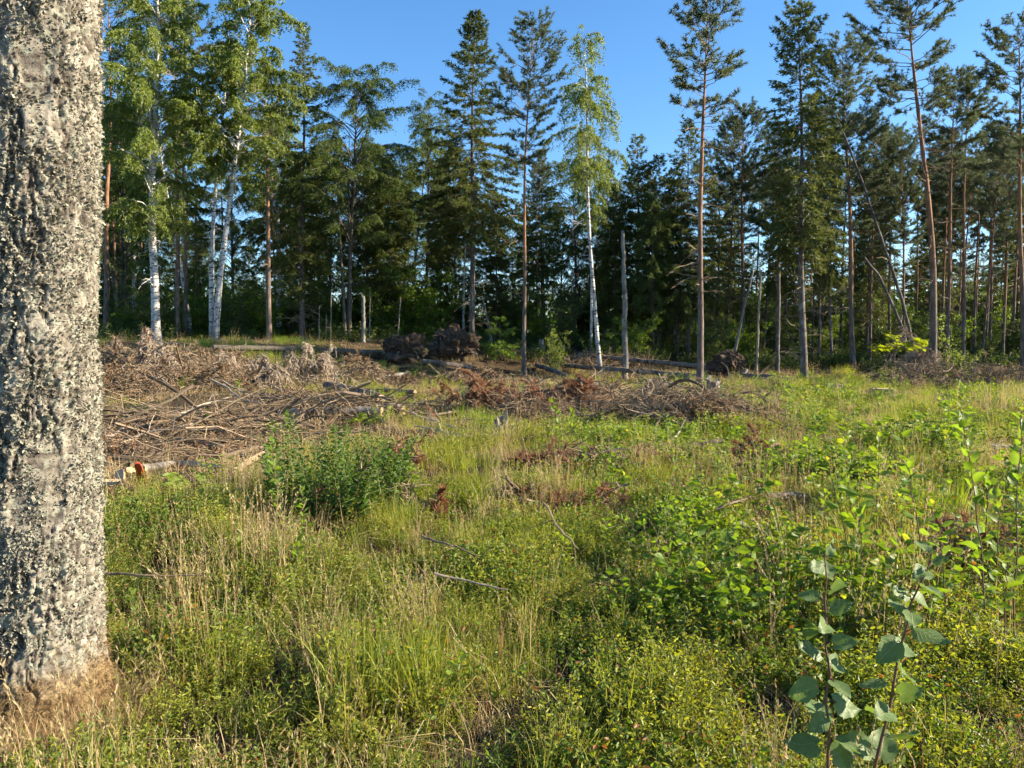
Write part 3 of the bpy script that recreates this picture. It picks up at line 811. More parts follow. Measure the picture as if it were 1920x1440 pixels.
for i in range(26):
    px = 1330 + i * 24 + U(-10, 10); d = U(58, 76)
    k = ['bush1', 'bush2', 'bush3'][i % 3]; o = copy_tree(SRC[k], 'x'); x = (px - 960) / F * d
    o.location = onground(x, d); sc_ = U(4.0, 6.5) / SRC[k]["height"]; o.scale = (sc_, sc_, sc_); o.rotation_euler = (0, 0, U(0, 6.28))
    bg_label(o, 'tall bush behind the wood', px, d)
flush_labels('bushes in the wood')

# far side of the wood: an open field edge with a low treeline
def far_woods():
    mb = MB()
    n = 900
    x = U(-170, 170, n); y = U(120, 165, n); h = U(4, 9, n) * np.where(np.abs(x) > 0, 1, 1)
    kk = 32
    c = np.stack([x, y, terrain(x, y)], -1)
    off = rng.normal(size=(n, kk, 3)) * np.array([1.6, 1.6, 0.0])
    zz = U(0, 1, (n, kk)) * h[:, None]
    P = c[:, None] + off * (1.25 - zz / h[:, None])[..., None]; P[..., 2] = c[:, None, 2] + zz
    P = P.reshape(-1, 3)
    put(mb, blades(P, rdir(n * kk), U(0.7, 1.3, n * kk), U(0.5, 0.9, n * kk), 'dia'), U(0, 0.95, n * kk))
    o = obj("distant_woods", mb.mesh("distant_woods", [M['bramble']]))
    tag(o, "low sunlit far woods glimpsed between the trunks", "woods", None, "stuff")
far_woods()

# ------------------------------------------------------------------ dead standing and leaning trunks
def pole(name, label, cat, pts, r0, r1, mat, stub=0, sides=9, group=None, jag=True, rough=0.25, twigs=0):
    pts = np.array(pts, float); base = pts[0].copy()
    k = 22; s = np.linspace(0, 1, k); L = np.cumsum(np.r_[0, np.linalg.norm(np.diff(pts, axis=0), axis=1)]); L /= L[-1]
    p = np.stack([np.interp(s, L, pts[:, i]) for i in range(3)], -1) - base
    p[1:-1] += rng.normal(size=(k - 2, 3)) * r0 * 0.12
    rad = r0 + (r1 - r0) * s; rad = rad * (1 + 0.35 * np.exp(-s * 30))
    mb = MB(); v, q = tubes(p[None], rad[None], sides)
    v = v + norm(v - np.repeat(p, sides, 0)) * (fbm(v * np.array([9, 9, 3.0]), 3)[:, None] - .45) * r0 * rough * 2
    mb.add(v, q, 0.5)
    # ragged broken end
    end = p[-1]; T = norm(p[-1] - p[-2]); last = v[-sides:]
    if jag:
        for i in range(sides):
            j = (i + 1) % sides
            tipp = (last[i] + last[j]) / 2 + T * U(0.3, 2.2) * r1 * 1.6
            mb.add(np.stack([last[i], last[j], tipp, end]), [[0, 1, 2], [1, 3, 2], [3, 0, 2]], 0.9)
    else:
        mb.add(np.concatenate([last, end[None] + T * 0.01]), [[i, (i + 1) % sides, sides] for i in range(sides)], 0.9)
    o = thing(name, label, cat, base, 0, group)
    part("trunk", mb.mesh("trunk", [M[mat]], True), o)
    if stub:
        lb = MB(); n = stub; t = U(0.08, 0.95, n); b = np.stack([np.interp(t, s, p[:, i]) for i in range(3)], -1)
        D = norm(np.cross(np.broadcast_to(T, (n, 3)), rdir(n)) + T * U(0.1, 0.8, n)[:, None])
        l = U(0.15, 1.0, n) ** 1.6 * twigs + 0.12
        pp = np.stack([b, b + D * l[:, None] * .5 + np.array([0, 0, -0.02]), b + D * l[:, None] + np.array([0, 0, -0.22]) * l[:, None]], 1)
        v, q = tubes(pp, np.stack([np.full(n, .016), np.full(n, .010), np.full(n, .004)], 1), 3); lb.add(v, q, np.repeat(U(.3, 1, n), 9))
        part("branches", lb.mesh("branches", [M['twig']]), o)["kind"] = "stuff"
    return o

def px_path(pts, d0, d1=None):
    d1 = d1 or d0
    n = len(pts)
    out = [at(a, b, d0 + (d1 - d0) * i / (n - 1)) for i, (a, b) in enumerate(pts)]
    x, y = out[0][0], out[0][1]
    out[0] = onground(x, y, -0.1)
    return out

pole("dead_snag", 'tall grey broken-topped snag standing right of the curved white birch', 'snag', px_path([(1173, 706), (1171, 570), (1168, 440)], 33), .13, .075, 'grey_wood', 8, twigs=0.4)
pole("dead_snag", 'short pale snag with splintered top at the wood edge, under the round broadleaf tree', 'snag', px_path([(682, 660), (681, 558)], 37), .10, .08, 'grey_wood', 3, twigs=0.3)
pole("leaning_trunk", 'longer dead trunk leaning steeply left into the bushy pine crown', 'dead tree', px_path([(1728, 700), (1690, 560), (1620, 350), (1568, 215)], 33, 35), .085, .035, 'spruce_bark', 40, twigs=1.4)
pole("leaning_trunk", 'shorter dead trunk leaning left beneath the longer leaning one', 'dead tree', px_path([(1716, 668), (1690, 610), (1650, 520), (1622, 485)], 37, 37.5), .085, .06, 'spruce_bark', 26, twigs=1.5)
pole("leaning_trunk", 'thin dead trunk leaning right above the dark upturned root plate', 'dead tree', px_path([(1368, 690), (1392, 590), (1412, 510)], 35), .075, .04, 'grey_wood', 6, twigs=0.5)
pole("leaning_trunk", 'thin pale dead stem slanting up behind the dark root clump, centre left', 'dead tree', px_path([(922, 650), (912, 590), (905, 560)], 42), .09, .05, 'grey_wood', 10, twigs=0.9)
pole("dead_sapling", 'slim pale dead stem standing just right of the leaning thin trunk', 'dead tree', px_path([(1418, 702), (1422, 600), (1427, 510)], 34), .06, .04, 'stick', 6, twigs=0.4)
pole("dead_sapling", 'dark slim stem between the slim pale stem and the ragged spruce', 'dead tree', px_path([(1458, 700), (1459, 600), (1460, 500)], 37), .10, .08, 'spruce_bark', 6, twigs=0.4)
for i, (px, t, lab) in enumerate([(598, 575, 'first thin bare sapling stem left of the short pale snag'), (611, 592, 'second thin bare sapling stem left of the short pale snag'), (620, 545, 'thin bare sapling stem nearest the short pale snag'),
                                  (745, 560, 'pale slanted birch sapling stem above the brown root plate'), (693, 548, 'very thin pale stem just right of the short pale snag')]):
    pole("bare_sapling", lab, 'sapling', px_path([(px, 656), (px + (6 if i == 3 else 1), t)], 38), .03, .018, 'stick', 4, 6, 'thin bare stems at the wood edge', twigs=0.5)

# ------------------------------------------------------------------ uprooted root plates
def root_plate(label, px, py, w, h, d, seed, tilt=0.0):
    c = at(px, py, d); g = float(terrain(c[0], d))
    mb = MB()
    nu, nv = 72, 44
    th = np.linspace(0, 2 * np.pi, nu, endpoint=False); ph = np.linspace(0.02, np.pi - 0.02, nv)
    TH, PH = np.meshgrid(th, ph)
    D = np.stack([np.sin(PH) * np.cos(TH), np.sin(PH) * np.sin(TH), np.cos(PH)], -1)
    rr = 0.20 + 1.5 * fbm(D * 1.7 + seed * 5, 4) + 0.7 * (fbm(D * 6 + seed, 4) - 0.45)
    v = D * rr[..., None] * np.array([w / 2, w * 0.32, h / 2])
    i = np.arange(nu * nv).reshape(nv, nu)
    q = np.stack([i[:-1], np.roll(i, -1, 1)[:-1], np.roll(i, -1, 1)[1:], i[1:]], -1).reshape(-1, 4)
    mb.add(v.reshape(-1, 3), q, fbm(v.reshape(-1, 3) * 4, 3))
    rb = MB(); n = 22
    dd = rdir(n); dd[:, 1] = -np.abs(dd[:, 1]) * 0.6; dd = norm(dd)
    b = dd * np.array([w * .42, w * .28, h * .42])
    l = U(0.08, 0.38, n) * w * 0.5
    pp = np.stack([b, b + dd * l[:, None] * .5 + rng.normal(size=(n, 3)) * .05, b + dd * l[:, None] + rng.normal(size=(n, 3)) * .12 + np.array([0, 0, -0.12])], 1)
    rv, rq = tubes(pp, np.stack([U(.02, .06, n), U(.012, .03, n), np.full(n, .007)], 1), 4); rb.add(rv, rq, np.repeat(U(0, 1, n), 12))
    o = thing("root_plate", label, 'root plate', (c[0], d, g + h * 0.40), 0, 'uprooted root plates')
    part("earth", mb.mesh("earth", [M['earth']], False), o); part("roots", rb.mesh("roots", [M['log_bark']]), o)
    return o
root_plate('brown upturned root plate, the left of the close pair at the wood edge', 756, 670, 1.9, 1.3, 33, 1)
root_plate('larger dark upturned root plate beside the brown one, below the pointed spruce', 852, 655, 2.1, 1.6, 35, 2)
root_plate('dark upturned root plate at the foot of the thin leaning trunk', 1366, 685, 1.4, 1.4, 33, 3)

# ------------------------------------------------------------------ logs and stumps
def log(label, a, b, r0, r1, mat='log_bark', cut0=True, cut1=True, lift=0.0, stub=0, name="fallen_log", group='fallen logs', sides=12, endmat='cut', ghost=None):
    A = gnd(*a) if len(a) == 2 else at(*a); B = gnd(*b) if len(b) == 2 else at(*b)
    if len(a) == 2: A = A + np.array([0, 0, r0 * 0.7 + lift])
    if len(b) == 2: B = B + np.array([0, 0, r1 * 0.7 + lift])
    k = max(6, int(np.linalg.norm(B - A) / 0.35)); s = np.linspace(0, 1, k)
    c = (A + B) / 2
    p = A + (B - A) * s[:, None] - c
    p[1:-1, 2] += rng.normal(size=k - 2) * r0 * 0.12
    p[:, 2] += (np.sin(s * np.pi) * r0 * 0.25)
    rad = r0 + (r1 - r0) * s
    v, q = tubes(p[None], rad[None], sides)
    v = v + norm(v - np.repeat(p, sides, 0)) * (fbm((v + c) * 8, 3)[:, None] - .45) * r0 * 0.4
    o = thing(name, label, 'log', c, 0, group)
    part("bark", MB().add(v, q, 0.5).mesh("bark", [M[mat]], True), o)
    for which, on in ((0, cut0), (-1, cut1)):
        ring = v[:sides] if which == 0 else v[-sides:]
        T = norm(p[0] - p[1]) if which == 0 else norm(p[-1] - p[-2])
        ctr = ring.mean(0) + T * 0.012
        mid = ctr + (ring - ctr) * 0.55 + T * rng.normal(size=(sides, 1)) * 0.006
        mb = MB(); mb.add(np.concatenate([ring + T * 0.002, mid, ctr[None]]), [[i, (i + 1) % sides, sides + (i + 1) % sides, sides + i] for i in range(sides)], 0.4)
        mb.f.append((np.array([[sides + i, sides + (i + 1) % sides, 2 * sides] for i in range(sides)]), 0))
        part("cut_face" if on else "broken_end", mb.mesh("cut_face", [M[endmat] if on else M['grey_wood']]), o)
    if stub:
        n = stub; t = U(0.05, 0.95, n); b0 = A + (B - A) * t[:, None] - c
        T = norm(B - A); D = norm(np.cross(np.broadcast_to(T, (n, 3)), rdir(n)) + T * 0.3); D[:, 2] = np.abs(D[:, 2])
        l = U(.15, .7, n)
        pp = np.stack([b0, b0 + D * l[:, None] * .5, b0 + D * l[:, None] + rng.normal(size=(n, 3)) * .05], 1)
        lv, lq = tubes(pp, np.stack([np.full(n, .02), np.full(n, .013), np.full(n, .006)], 1), 4)
        part("branches", MB().add(lv, lq, .6).mesh("branches", [M['twig']]), o)["kind"] = "stuff"
    return o

log('brown log with a sawn orange end pointing right, on the slash above the bush', (612, 735), (716, 762), .13, .12, cut1=True, lift=.12)
log('white-barked birch log lying behind the leafy green bush', (548, 790), (716, 786), .12, .11, 'birch_bark', lift=.05)
log('short brown log end beside the birch log, its cut end facing us', (716, 780), (756, 786), .11, .11, lift=.08)
log('thin dark log slanting up toward the brown root plate', (660, 728), (768, 706), .08, .06, 'grey_wood', lift=.1, stub=4)
log('dark thin log lying flat left of the sunlit grass strip', (684, 740), (778, 742), .08, .06, lift=.06, stub=3)
log('grey trunk lying out of the brown root plate', (792, 684), (884, 694), .12, .10, 'spruce_bark', cut0=False, cut1=False, lift=.05, stub=6)
log('long dark trunk lying along the wood edge left of the brown root plate', (400, 662), (722, 672), .10, .12, 'dark_bark', cut0=False, cut1=False, lift=.15, stub=14)
log('dark log lying between the slender pine and the curved birch', (1006, 690), (1064, 712), .11, .10, 'spruce_bark', cut0=False, cut1=False, lift=.05, stub=5)
log('upper one of the fallen trunks behind the broken snag', (1080, 672), (1400, 706), .10, .12, 'log_bark', cut0=False, cut1=False, lift=.12, stub=14)
log('lower one of the fallen trunks behind the broken snag', (1060, 690), (1330, 716), .095, .115, 'log_bark', cut0=False, cut1=False, lift=.05, stub=12)
log('grey fallen trunk reaching right behind the lone pine', (1320, 704), (1480, 722), .10, .12, 'spruce_bark', cut0=False, cut1=False, lift=.08, stub=10)
log('grey fallen trunk slanting down right in front of the brush pile', (1165, 782), (1335, 818), .09, .10, 'grey_wood', lift=.06, stub=5)
log('brown log lying in the shade in front of the ragged spruce', (1410, 716), (1478, 726), .11, .11, cut0=False, cut1=False, lift=.0, stub=4)
log('short brown log among the leaves, right of centre', (1436, 945), (1520, 946), .045, .045, lift=.03)
log('dark half-buried branch log in the grass, centre', (1030, 925), (1215, 880), .03, .045, lift=.05)

def stump(label, px, py, r, h, mat='grey_wood', cut=True, jag=0.0, seed=0, top='cut', name="tree_stump", slant=0.0):
    g = gnd(px, py)
    n, k = 22, 7
    z = np.linspace(-0.08, h, k)
    th = np.linspace(0, 2 * np.pi, n, endpoint=False)
    rr = r * (1 + 0.55 * np.exp(-np.maximum(z, 0) / (0.25 * h + .02)))[:, None] * (1 + 0.10 * np.sin(th * 5 + seed) + 0.07 * np.sin(th * 9 + 2 * seed))[None]
    v = np.stack([rr * np.cos(th), rr * np.sin(th), np.broadcast_to(z[:, None], rr.shape)], -1)
    v[-1, :, 2] += jag * h * (fbm(np.stack([np.cos(th) * 2.5, np.sin(th) * 2.5, th * 0 + seed], -1), 3) - .4) * 2 + slant * np.cos(th) * r
    i = np.arange(n * k).reshape(k, n)
    q = np.stack([i[:-1], np.roll(i, -1, 1)[:-1], np.roll(i, -1, 1)[1:], i[1:]], -1).reshape(-1, 4)
    o = thing(name, label, 'stump', g, 0, 'stumps')
    part("bark", MB().add(v.reshape(-1, 3), q, .5).mesh("bark", [M[mat]], jag == 0), o)
    ring = v[-1]; c = ring.mean(0); mid = c + (ring - c) * .5; mid[:, 2] -= jag * h * .3 * U(0, 1, n)
    mb = MB(); mb.add(np.concatenate([ring * np.array([1, 1, 1]) + np.array([0, 0, .003]), mid, c[None] - np.array([0, 0, jag * h * .3])]), [[a, (a + 1) % n, n + (a + 1) % n, n + a] for a in range(n)], .5)
    mb.f.append((np.array([[n + a, n + (a + 1) % n, 2 * n] for a in range(n)]), 0))
    part("top_face", mb.mesh("top_face", [M[top]]), o)
    return o
stump('upright weathered grey stump just right of the tall lone pine foot', 1337, 750, .16, .55, jag=.35, seed=1, top='grey_wood')
stump('low pale-topped stump in the shade before the two leaning trunks', 1655, 748, .28, .28, 'log_bark', seed=2, top='fresh')
stump('small slanted grey stump right of the ragged spruce foot', 1566, 742, .22, .32, seed=3, jag=.3, top='grey_wood')
stump('brown rotten stump by the right picture edge, above the leafy shoots', 1884, 868, .16, .22, 'log_bark', seed=4, jag=.2, top='grey_wood')
stump('splintered grey stump with broken root arms in the grass, centre', 940, 832, .10, .38, seed=5, jag=.9, top='grey_wood')
stump('old stump half hidden behind yellow maple shoots, lower right', 1402, 1030, .10, .17, 'log_bark', seed=6, jag=.3, top='grey_wood')
stump('grey broken stub standing before the dark spruces, between snag and lone pine', 1015, 655, .12, .5, seed=7, jag=.3, top='grey_wood')

# ------------------------------------------------------------------ single branches and sticks lying about
def stick(label, pts, r0, r1, mat='stick', lift=0.1, twigs=6, name="fallen_branch", lifts=None):
    P = []
    for i, (a, b) in enumerate(pts):
        L = lifts[i] if lifts else lift
        # keep the stick above the ground at the pixel: walk the sight line until it is L above the ground
        r = ray(a, b); ys = np.linspace(1.5, 80, 3200); p = np.array([0, 0, EYE]) + r[None] * (ys / r[1])[:, None]
        ok = p[:, 2] - L <= terrain(p[:, 0], p[:, 1]); P.append(p[int(np.argmax(ok))])
    P = np.array(P); s0 = np.linspace(0, 1, len(P)); k = 12; s = np.linspace(0, 1, k)
    p = np.stack([np.interp(s, s0, P[:, i]) for i in range(3)], -1); ln = np.linalg.norm(P[-1] - P[0])
    wob = np.cumsum(rng.normal(size=(k, 3)), 0); wob -= np.linspace(0, 1, k)[:, None] * wob[-1]; p += wob * ln * .006
    c = p.mean(0); p = p - c
    mb = MB(); v, q = tubes(p[None], (r0 + (r1 - r0) * s)[None], 6); mb.add(v, q, U(.3, .95))
    mb.add(np.concatenate([v[:6], p[:1]]), [[i, (i + 1) % 6, 6] for i in range(6)], .9)
    if twigs:
        n = twigs; t = U(.25, 1, n); b = np.stack([np.interp(t, s, p[:, i]) for i in range(3)], -1)
        D = norm(norm(p[-1] - p[0]) * .8 + rdir(n)); l = U(.08, .3, n) * ln * .6
        pp = np.stack([b, b + D * l[:, None] * .5 + rng.normal(size=(n, 3)) * .02 * ln * .3, b + D * l[:, None]], 1)
        v, q = tubes(pp, np.stack([np.full(n, r1 * .8), np.full(n, r1 * .6), np.full(n, r1 * .3)], 1), 3); mb.add(v, q, U(.3, .9))
    o = obj(name, mb.mesh(name, [M[mat]]), None, c)
    return tag(o, label, 'branch', 'single branches lying in the clearing')

stick('long pale curved branch rising from the foot of the big slash pile', [(197, 832), (260, 795), (330, 780), (430, 745)], .035, .018, lifts=[.05, .25, .3, .4])
stick('second long pale branch just under the long curved one', [(200, 840), (270, 812), (340, 800), (450, 768)], .025, .012, lifts=[.05, .2, .3, .3])
stick('long thin white branch crossing the upper middle of the slash', [(396, 712), (430, 732), (470, 752), (508, 766)], .028, .012, lifts=[.5, .4, .3, .2])
stick('short forked white branch above the long thin white one', [(418, 712), (455, 732), (488, 752)], .022, .010, lifts=[.5, .4, .2])
stick('short white stick poking up beside the sawn log', [(556, 757), (578, 740)], .025, .016, twigs=0, lifts=[.1, .4])
stick('bent white stick in the upper left of the slash', [(290, 706), (305, 712), (318, 722)], .03, .015, twigs=2, lifts=[.3, .3, .2])
stick('grey fork-like sticks at the far end of the slash pile', [(405, 800), (470, 794), (540, 798)], .022, .012, lifts=[.2, .25, .2])
stick('low dark curved branch at the bottom of the slash pile', [(300, 830), (330, 814), (348, 806)], .015, .008, lifts=[.1, .15, .2])
stick('pale upright broken stick against the big lichen-covered trunk', [(200, 856), (196, 830), (197, 808)], .016, .010, twigs=0, lifts=[.0, .15, .3])
stick('white dead branch lying before the rust-coloured heap', [(820, 776), (870, 768), (930, 778), (960, 790)], .022, .010, lifts=[.1, .2, .1, .1])
stick('grey branch running from the log ends down to the grass', [(748, 770), (800, 782), (848, 800), (878, 814)], .03, .015, lifts=[.2, .15, .1, .05])
stick('thin upright curved twig above the splintered stump', [(975, 790), (982, 750), (998, 710)], .014, .005, twigs=4, lifts=[.05, .3, .7])
stick('black and white forked branch on the rust-coloured heap', [(1050, 742), (1075, 736), (1098, 718)], .04, .018, 'birch_bark', twigs=5, lifts=[.3, .35, .6])
stick('white forked twig at the foot of the curved birch', [(1098, 722), (1112, 706), (1130, 694)], .022, .009, twigs=6, lifts=[.2, .3, .45])
stick('long arched thin branch over the brush pile by the lone pine', [(1205, 712), (1240, 702), (1270, 716), (1320, 752), (1360, 778)], .02, .010, lifts=[.5, .75, .7, .4, .1])
stick('second arched thin branch inside the brush pile by the lone pine', [(1215, 712), (1245, 712), (1262, 730), (1280, 752)], .014, .007, lifts=[.4, .6, .5, .2])
stick('bent thin white twig in front of the brush pile', [(1205, 738), (1222, 766), (1232, 790)], .012, .006, twigs=3, lifts=[.5, .3, .1])
stick('small white curved stick low in the brush pile', [(1238, 766), (1262, 756), (1290, 746), (1302, 752)], .018, .008, twigs=3, lifts=[.2, .3, .4, .3])
stick('grey branch at the bottom edge of the brush pile, pointing right', [(1310, 772), (1350, 766), (1394, 752)], .03, .018, lifts=[.15, .2, .2])
stick('thin white stick lying in the near grass, centre', [(815, 1076), (870, 1086), (952, 1106)], .007, .004, twigs=2, lifts=[.35, .33, .3])
stick('thin dark branch lying across the near grass beside the big trunk', [(188, 1076), (260, 1080), (380, 1078)], .008, .004, 'twig', twigs=4, lifts=[.35, .36, .35])
stick('thin grey branch slanting through grass above the white stick', [(790, 1000), (840, 1020), (900, 1044)], .008, .004, 'twig', twigs=6, lifts=[.35, .35, .3])
stick('dark thin bent twig sloping down right in the middle grass', [(1020, 945), (1050, 990), (1085, 1030)], .009, .004, 'twig', twigs=4, lifts=[.4, .4, .3])
stick('brown dead branch at the edge of leaves, right of middle', [(1340, 955), (1370, 940), (1410, 930)], .012, .006, 'twig', twigs=6, lifts=[.3, .35, .3])
stick('pale stick between the slash and the shaded grass, left', [(350, 1002), (400, 990), (435, 984)], .018, .012, 'grey_wood', twigs=2, lifts=[.08, .1, .1])

# loose sticks strewn over the middle of the clearing
for i in range(46):
    x0 = U(-.17, .30); y0 = U(10.5, 27); g = np.array([x0 * y0, y0]); L = U(.5, 1.9); a = rng.normal() * .7 + (0 if i % 2 else np.pi)
    k = 6; s_ = np.linspace(-.5, .5, k); p = np.stack([g[0] + np.cos(a) * L * s_, g[1] + np.sin(a) * L * s_, 0 * s_], -1)
    p[:, 2] = terrain(p[:, 0], p[:, 1]) + U(.06, .22) + s_ * U(-.15, .25) ; p[:, :2] += np.cumsum(rng.normal(size=(k, 2)), 0) * .025 * L
    c = p.mean(0); mb = MB(); v, q = tubes((p - c)[None], np.linspace(1, .4, k)[None] * U(.012, .035), 5); mb.add(v, q, U(.1, 1))
    n = 5; t = U(.2, 1, n); b = np.stack([np.interp(t, s_ + .5, (p - c)[:, j]) for j in range(3)], -1); D = norm(norm(p[-1] - p[0]) + rdir(n) + np.array([0, 0, .4]))
    v, q = tubes(np.stack([b, b + D * U(.1, .4, (n, 1)) * L], 1), np.broadcast_to([.009, .004], (n, 2)), 3); mb.add(v, q, .6)
    tag(obj("loose_stick", mb.mesh("loose_stick", [M[['stick', 'twig', 'grey_wood'][i % 3]]]), None, c), 'small bare stick strewn over the middle of the clearing', 'stick', 'loose sticks strewn over the clearing')

def splinter(label, a, b, w, th, mat, lifts=(.05, .05), name="wood_splinter", roll=0.0):
    P = []
    for (x, y), L in zip((a, b), lifts):
        r = ray(x, y); ys = np.linspace(1.5, 80, 3200); p = np.array([0, 0, EYE]) + r[None] * (ys / r[1])[:, None]
        P.append(p[int(np.argmax(p[:, 2] - L <= terrain(p[:, 0], p[:, 1])))])
    A, B = P; c = (A + B) / 2; T = B - A; S = norm(np.cross(T, [0.3, -1, 0.4])); N = norm(np.cross(T, S))
    ks = [0, .08, .35, .6, .85, 1]; ws = [.45, .8, 1, .95, .8, .35] if name != 'red_stake' else [.9, .92, 1, 1, .98, .6]
    ring = []
    for k, wv in zip(ks, ws):
        j = rng.normal() * (.12 if name != 'red_stake' else .02) * w
        ring.append([A + T * k - c + S * (sx * w * wv / 2 + j) + N * (sy * th / 2) for sx, sy in ((-1, -1), (1, -1), (1, 1), (-1, 1))])
    v = np.array(ring).reshape(-1, 3); f = [[4 * i + j, 4 * i + (j + 1) % 4, 4 * i + 4 + (j + 1) % 4, 4 * i + 4 + j] for i in range(5) for j in range(4)] + [[0, 3, 2, 1], [20, 21, 22, 23]]
    o = obj(name, MB().add(v, f, U(.3, .9)).mesh(name, [M[mat]]), None, c)
    return o
tag(splinter('', (270, 915), (258, 868), .07, .02, 'red', (.02, .36), "red_stake"), 'red painted flat stake leaning in the slash beside the big trunk', 'stake')
for lab, a, b, w in [('pale fresh wood splinter upright just left of the red stake', (222, 884), (228, 904), .09), ('pale fresh wood splinter lying low near the big trunk', (194, 908), (226, 902), .07),
                     ('small pale wood chip above the low splinter, left of the red stake', (236, 884), (254, 882), .07), ('tiny white wood chip just right of the red stake top', (262, 876), (274, 880), .06)]:
    tag(splinter(lab, a, b, w, .03, 'fresh', (.12, .12)), lab, 'wood splinter', 'split wood in the slash')
for lab, a, b, w in [('long pale split plank lying right of the red stake', (300, 864), (420, 876), .07), ('pale split plank beside the bush, pointing up right', (440, 882), (500, 846), .07), ('short pale plank piece lying left of the green bush', (450, 890), (500, 880), .08), ('grey weathered board under the long split plank', (262, 878), (330, 868), .08)]:
    tag(splinter(lab, a, b, w, .035, 'grey_wood' if 'grey' in lab else 'fresh', (.1, .1), "split_plank"), lab, 'plank', 'split wood in the slash')

# ------------------------------------------------------------------ brush piles (felling slash)
def brush_pile(label, px, py, w, dp, h, n, Lr, seed, needles=None, nn=0, dirs=(0.0, 0.6), mat='twig', arch=0.3, twig_n=11, upward=0.2, name="brush_pile", thick=1.0):
    c = gnd(px, py)
    lb, nd = MB(), MB(); far = float(np.clip(c[1] / 12, 1, 2.2))
    # several heaped centres make an uneven outline
    nc = 5; cx_ = rng.normal(size=nc) * w * .26; cy_ = rng.normal(size=nc) * dp * .28; ch = U(.5, 1.15, nc)
    ci = rng.integers(0, nc, n)
    x = cx_[ci] + rng.normal(size=n) * w * .15; y = cy_[ci] + rng.normal(size=n) * dp * .15
    hh = h * ch[ci] * np.exp(-(((x - cx_[ci]) / (w * .3)) ** 2 + ((y - cy_[ci]) / (dp * .3)) ** 2)) * U(0.02, 1, n) ** .8
    gz = terrain(c[0] + x, c[1] + y) - c[2]
    az = dirs[0] + rng.normal(size=n) * dirs[1] + np.pi * (U(0, 1, n) < .5)
    L = U(Lr[0], Lr[1], n) * np.where(U(0, 1, n) < .25, 1.25, .8)
    tilt = rng.normal(size=n) * .32 + upward * U(-.3, 1.2, n)
    D = np.stack([np.cos(az) * np.cos(tilt), np.sin(az) * np.cos(tilt), np.sin(tilt)], -1)
    k = 8; s = np.linspace(-.5, .5, k)
    p = np.stack([x, y, gz + hh + .05], -1)[:, None] + D[:, None] * (L[:, None] * s[None])[..., None]
    p[..., 2] -= (arch * L[:, None] * (s ** 2)[None]) * U(-.4, 2.2, n)[:, None]
    bow = rng.normal(size=(n, 1)) * .22 * L[:, None] * (s ** 2)[None]
    p[..., 0] -= np.sin(az)[:, None] * bow; p[..., 1] += np.cos(az)[:, None] * bow
    p += np.cumsum(rng.normal(size=p.shape) * .014, 1) * L[:, None, None]
    gg = terrain(c[0] + p[..., 0], c[1] + p[..., 1]) - c[2] + .015
    p[..., 2] = np.maximum(p[..., 2], gg)
    r = thick * U(.005, .02, n) * (L / Lr[1]) ** .5
    tone = np.clip(np.where(U(0, 1, n) < .3, U(.6, 1, n), U(0, .5, n)), 0, 1)
    v, q = tubes(p, np.linspace(1, .25, k)[None] * r[:, None], 4); lb.add(v, q, np.repeat(tone, k * 4))
    m = n * twig_n; bi = rng.integers(0, n, m); ss = U(.05, 1, m)
    q0 = sample(p, bi, ss); TT = norm(p[bi, -1] - p[bi, 0])
    DD = norm(TT * U(.3, 1.0, m)[:, None] + rdir(m) * np.array([1, 1, .9])); l = U(.12, .75, m) ** 1.2 * np.clip(L[bi], .6, 1.5) * .62
    e = q0 + DD * l[:, None] + rng.normal(size=(m, 3)) * .03; e[:, 2] -= .35 * l ** 1.5
    mid = (q0 + e) / 2 + rng.normal(size=(m, 3)) * .03 + np.array([0, 0, .14]) * l[:, None]
    v, q = tubes(np.stack([q0, mid, e], 1), far * np.stack([np.full(m, .0065), np.full(m, .0045), np.full(m, .002)], 1), 3); lb.add(v, q, np.repeat(np.clip(U(.1, 1, m), 0, 1), 9))
    nt_ = max(3, n // 14); ti = rng.permutation(n)[:nt_]
    v, q = tubes(p[ti] + np.array([0, 0, .03]), np.linspace(1, .5, k)[None] * U(.022, .045, nt_)[:, None] * thick ** .5, 6); lb.add(v, q, np.repeat(U(.05, .6, nt_), k * 6))
    o = thing(name, label, 'brush pile', c, 0, 'piles of felling slash')
    part("branches", lb.mesh("branches", [M[mat]]), o)["kind"] = "stuff"
    if nn:
        # needles stay on some boughs in bunches
        w_ = (U(0, 1, m) ** 3) * (fbm(np.stack([q0[:, 0] * 1.5, q0[:, 1] * 1.5, q0[:, 2] + seed * 3], -1), 2) > .42); w_ = w_ + 1e-6; w_ = w_ / w_.sum()
        j = rng.choice(m, nn, p=w_); u = U(.05, 1, nn)[:, None]
        B = q0[j] * (1 - u) ** 2 + 2 * u * (1 - u) * mid[j] + e[j] * u ** 2
        put(nd, blades(B, norm(DD[j] + rng.normal(size=(nn, 3)) * .6), U(.05, .12, nn) * far ** .5, U(.008, .018, nn) * far), U(0, 1, nn))
        part("needles", nd.mesh("needles", [M[needles]]), o)["kind"] = "stuff"
    return o

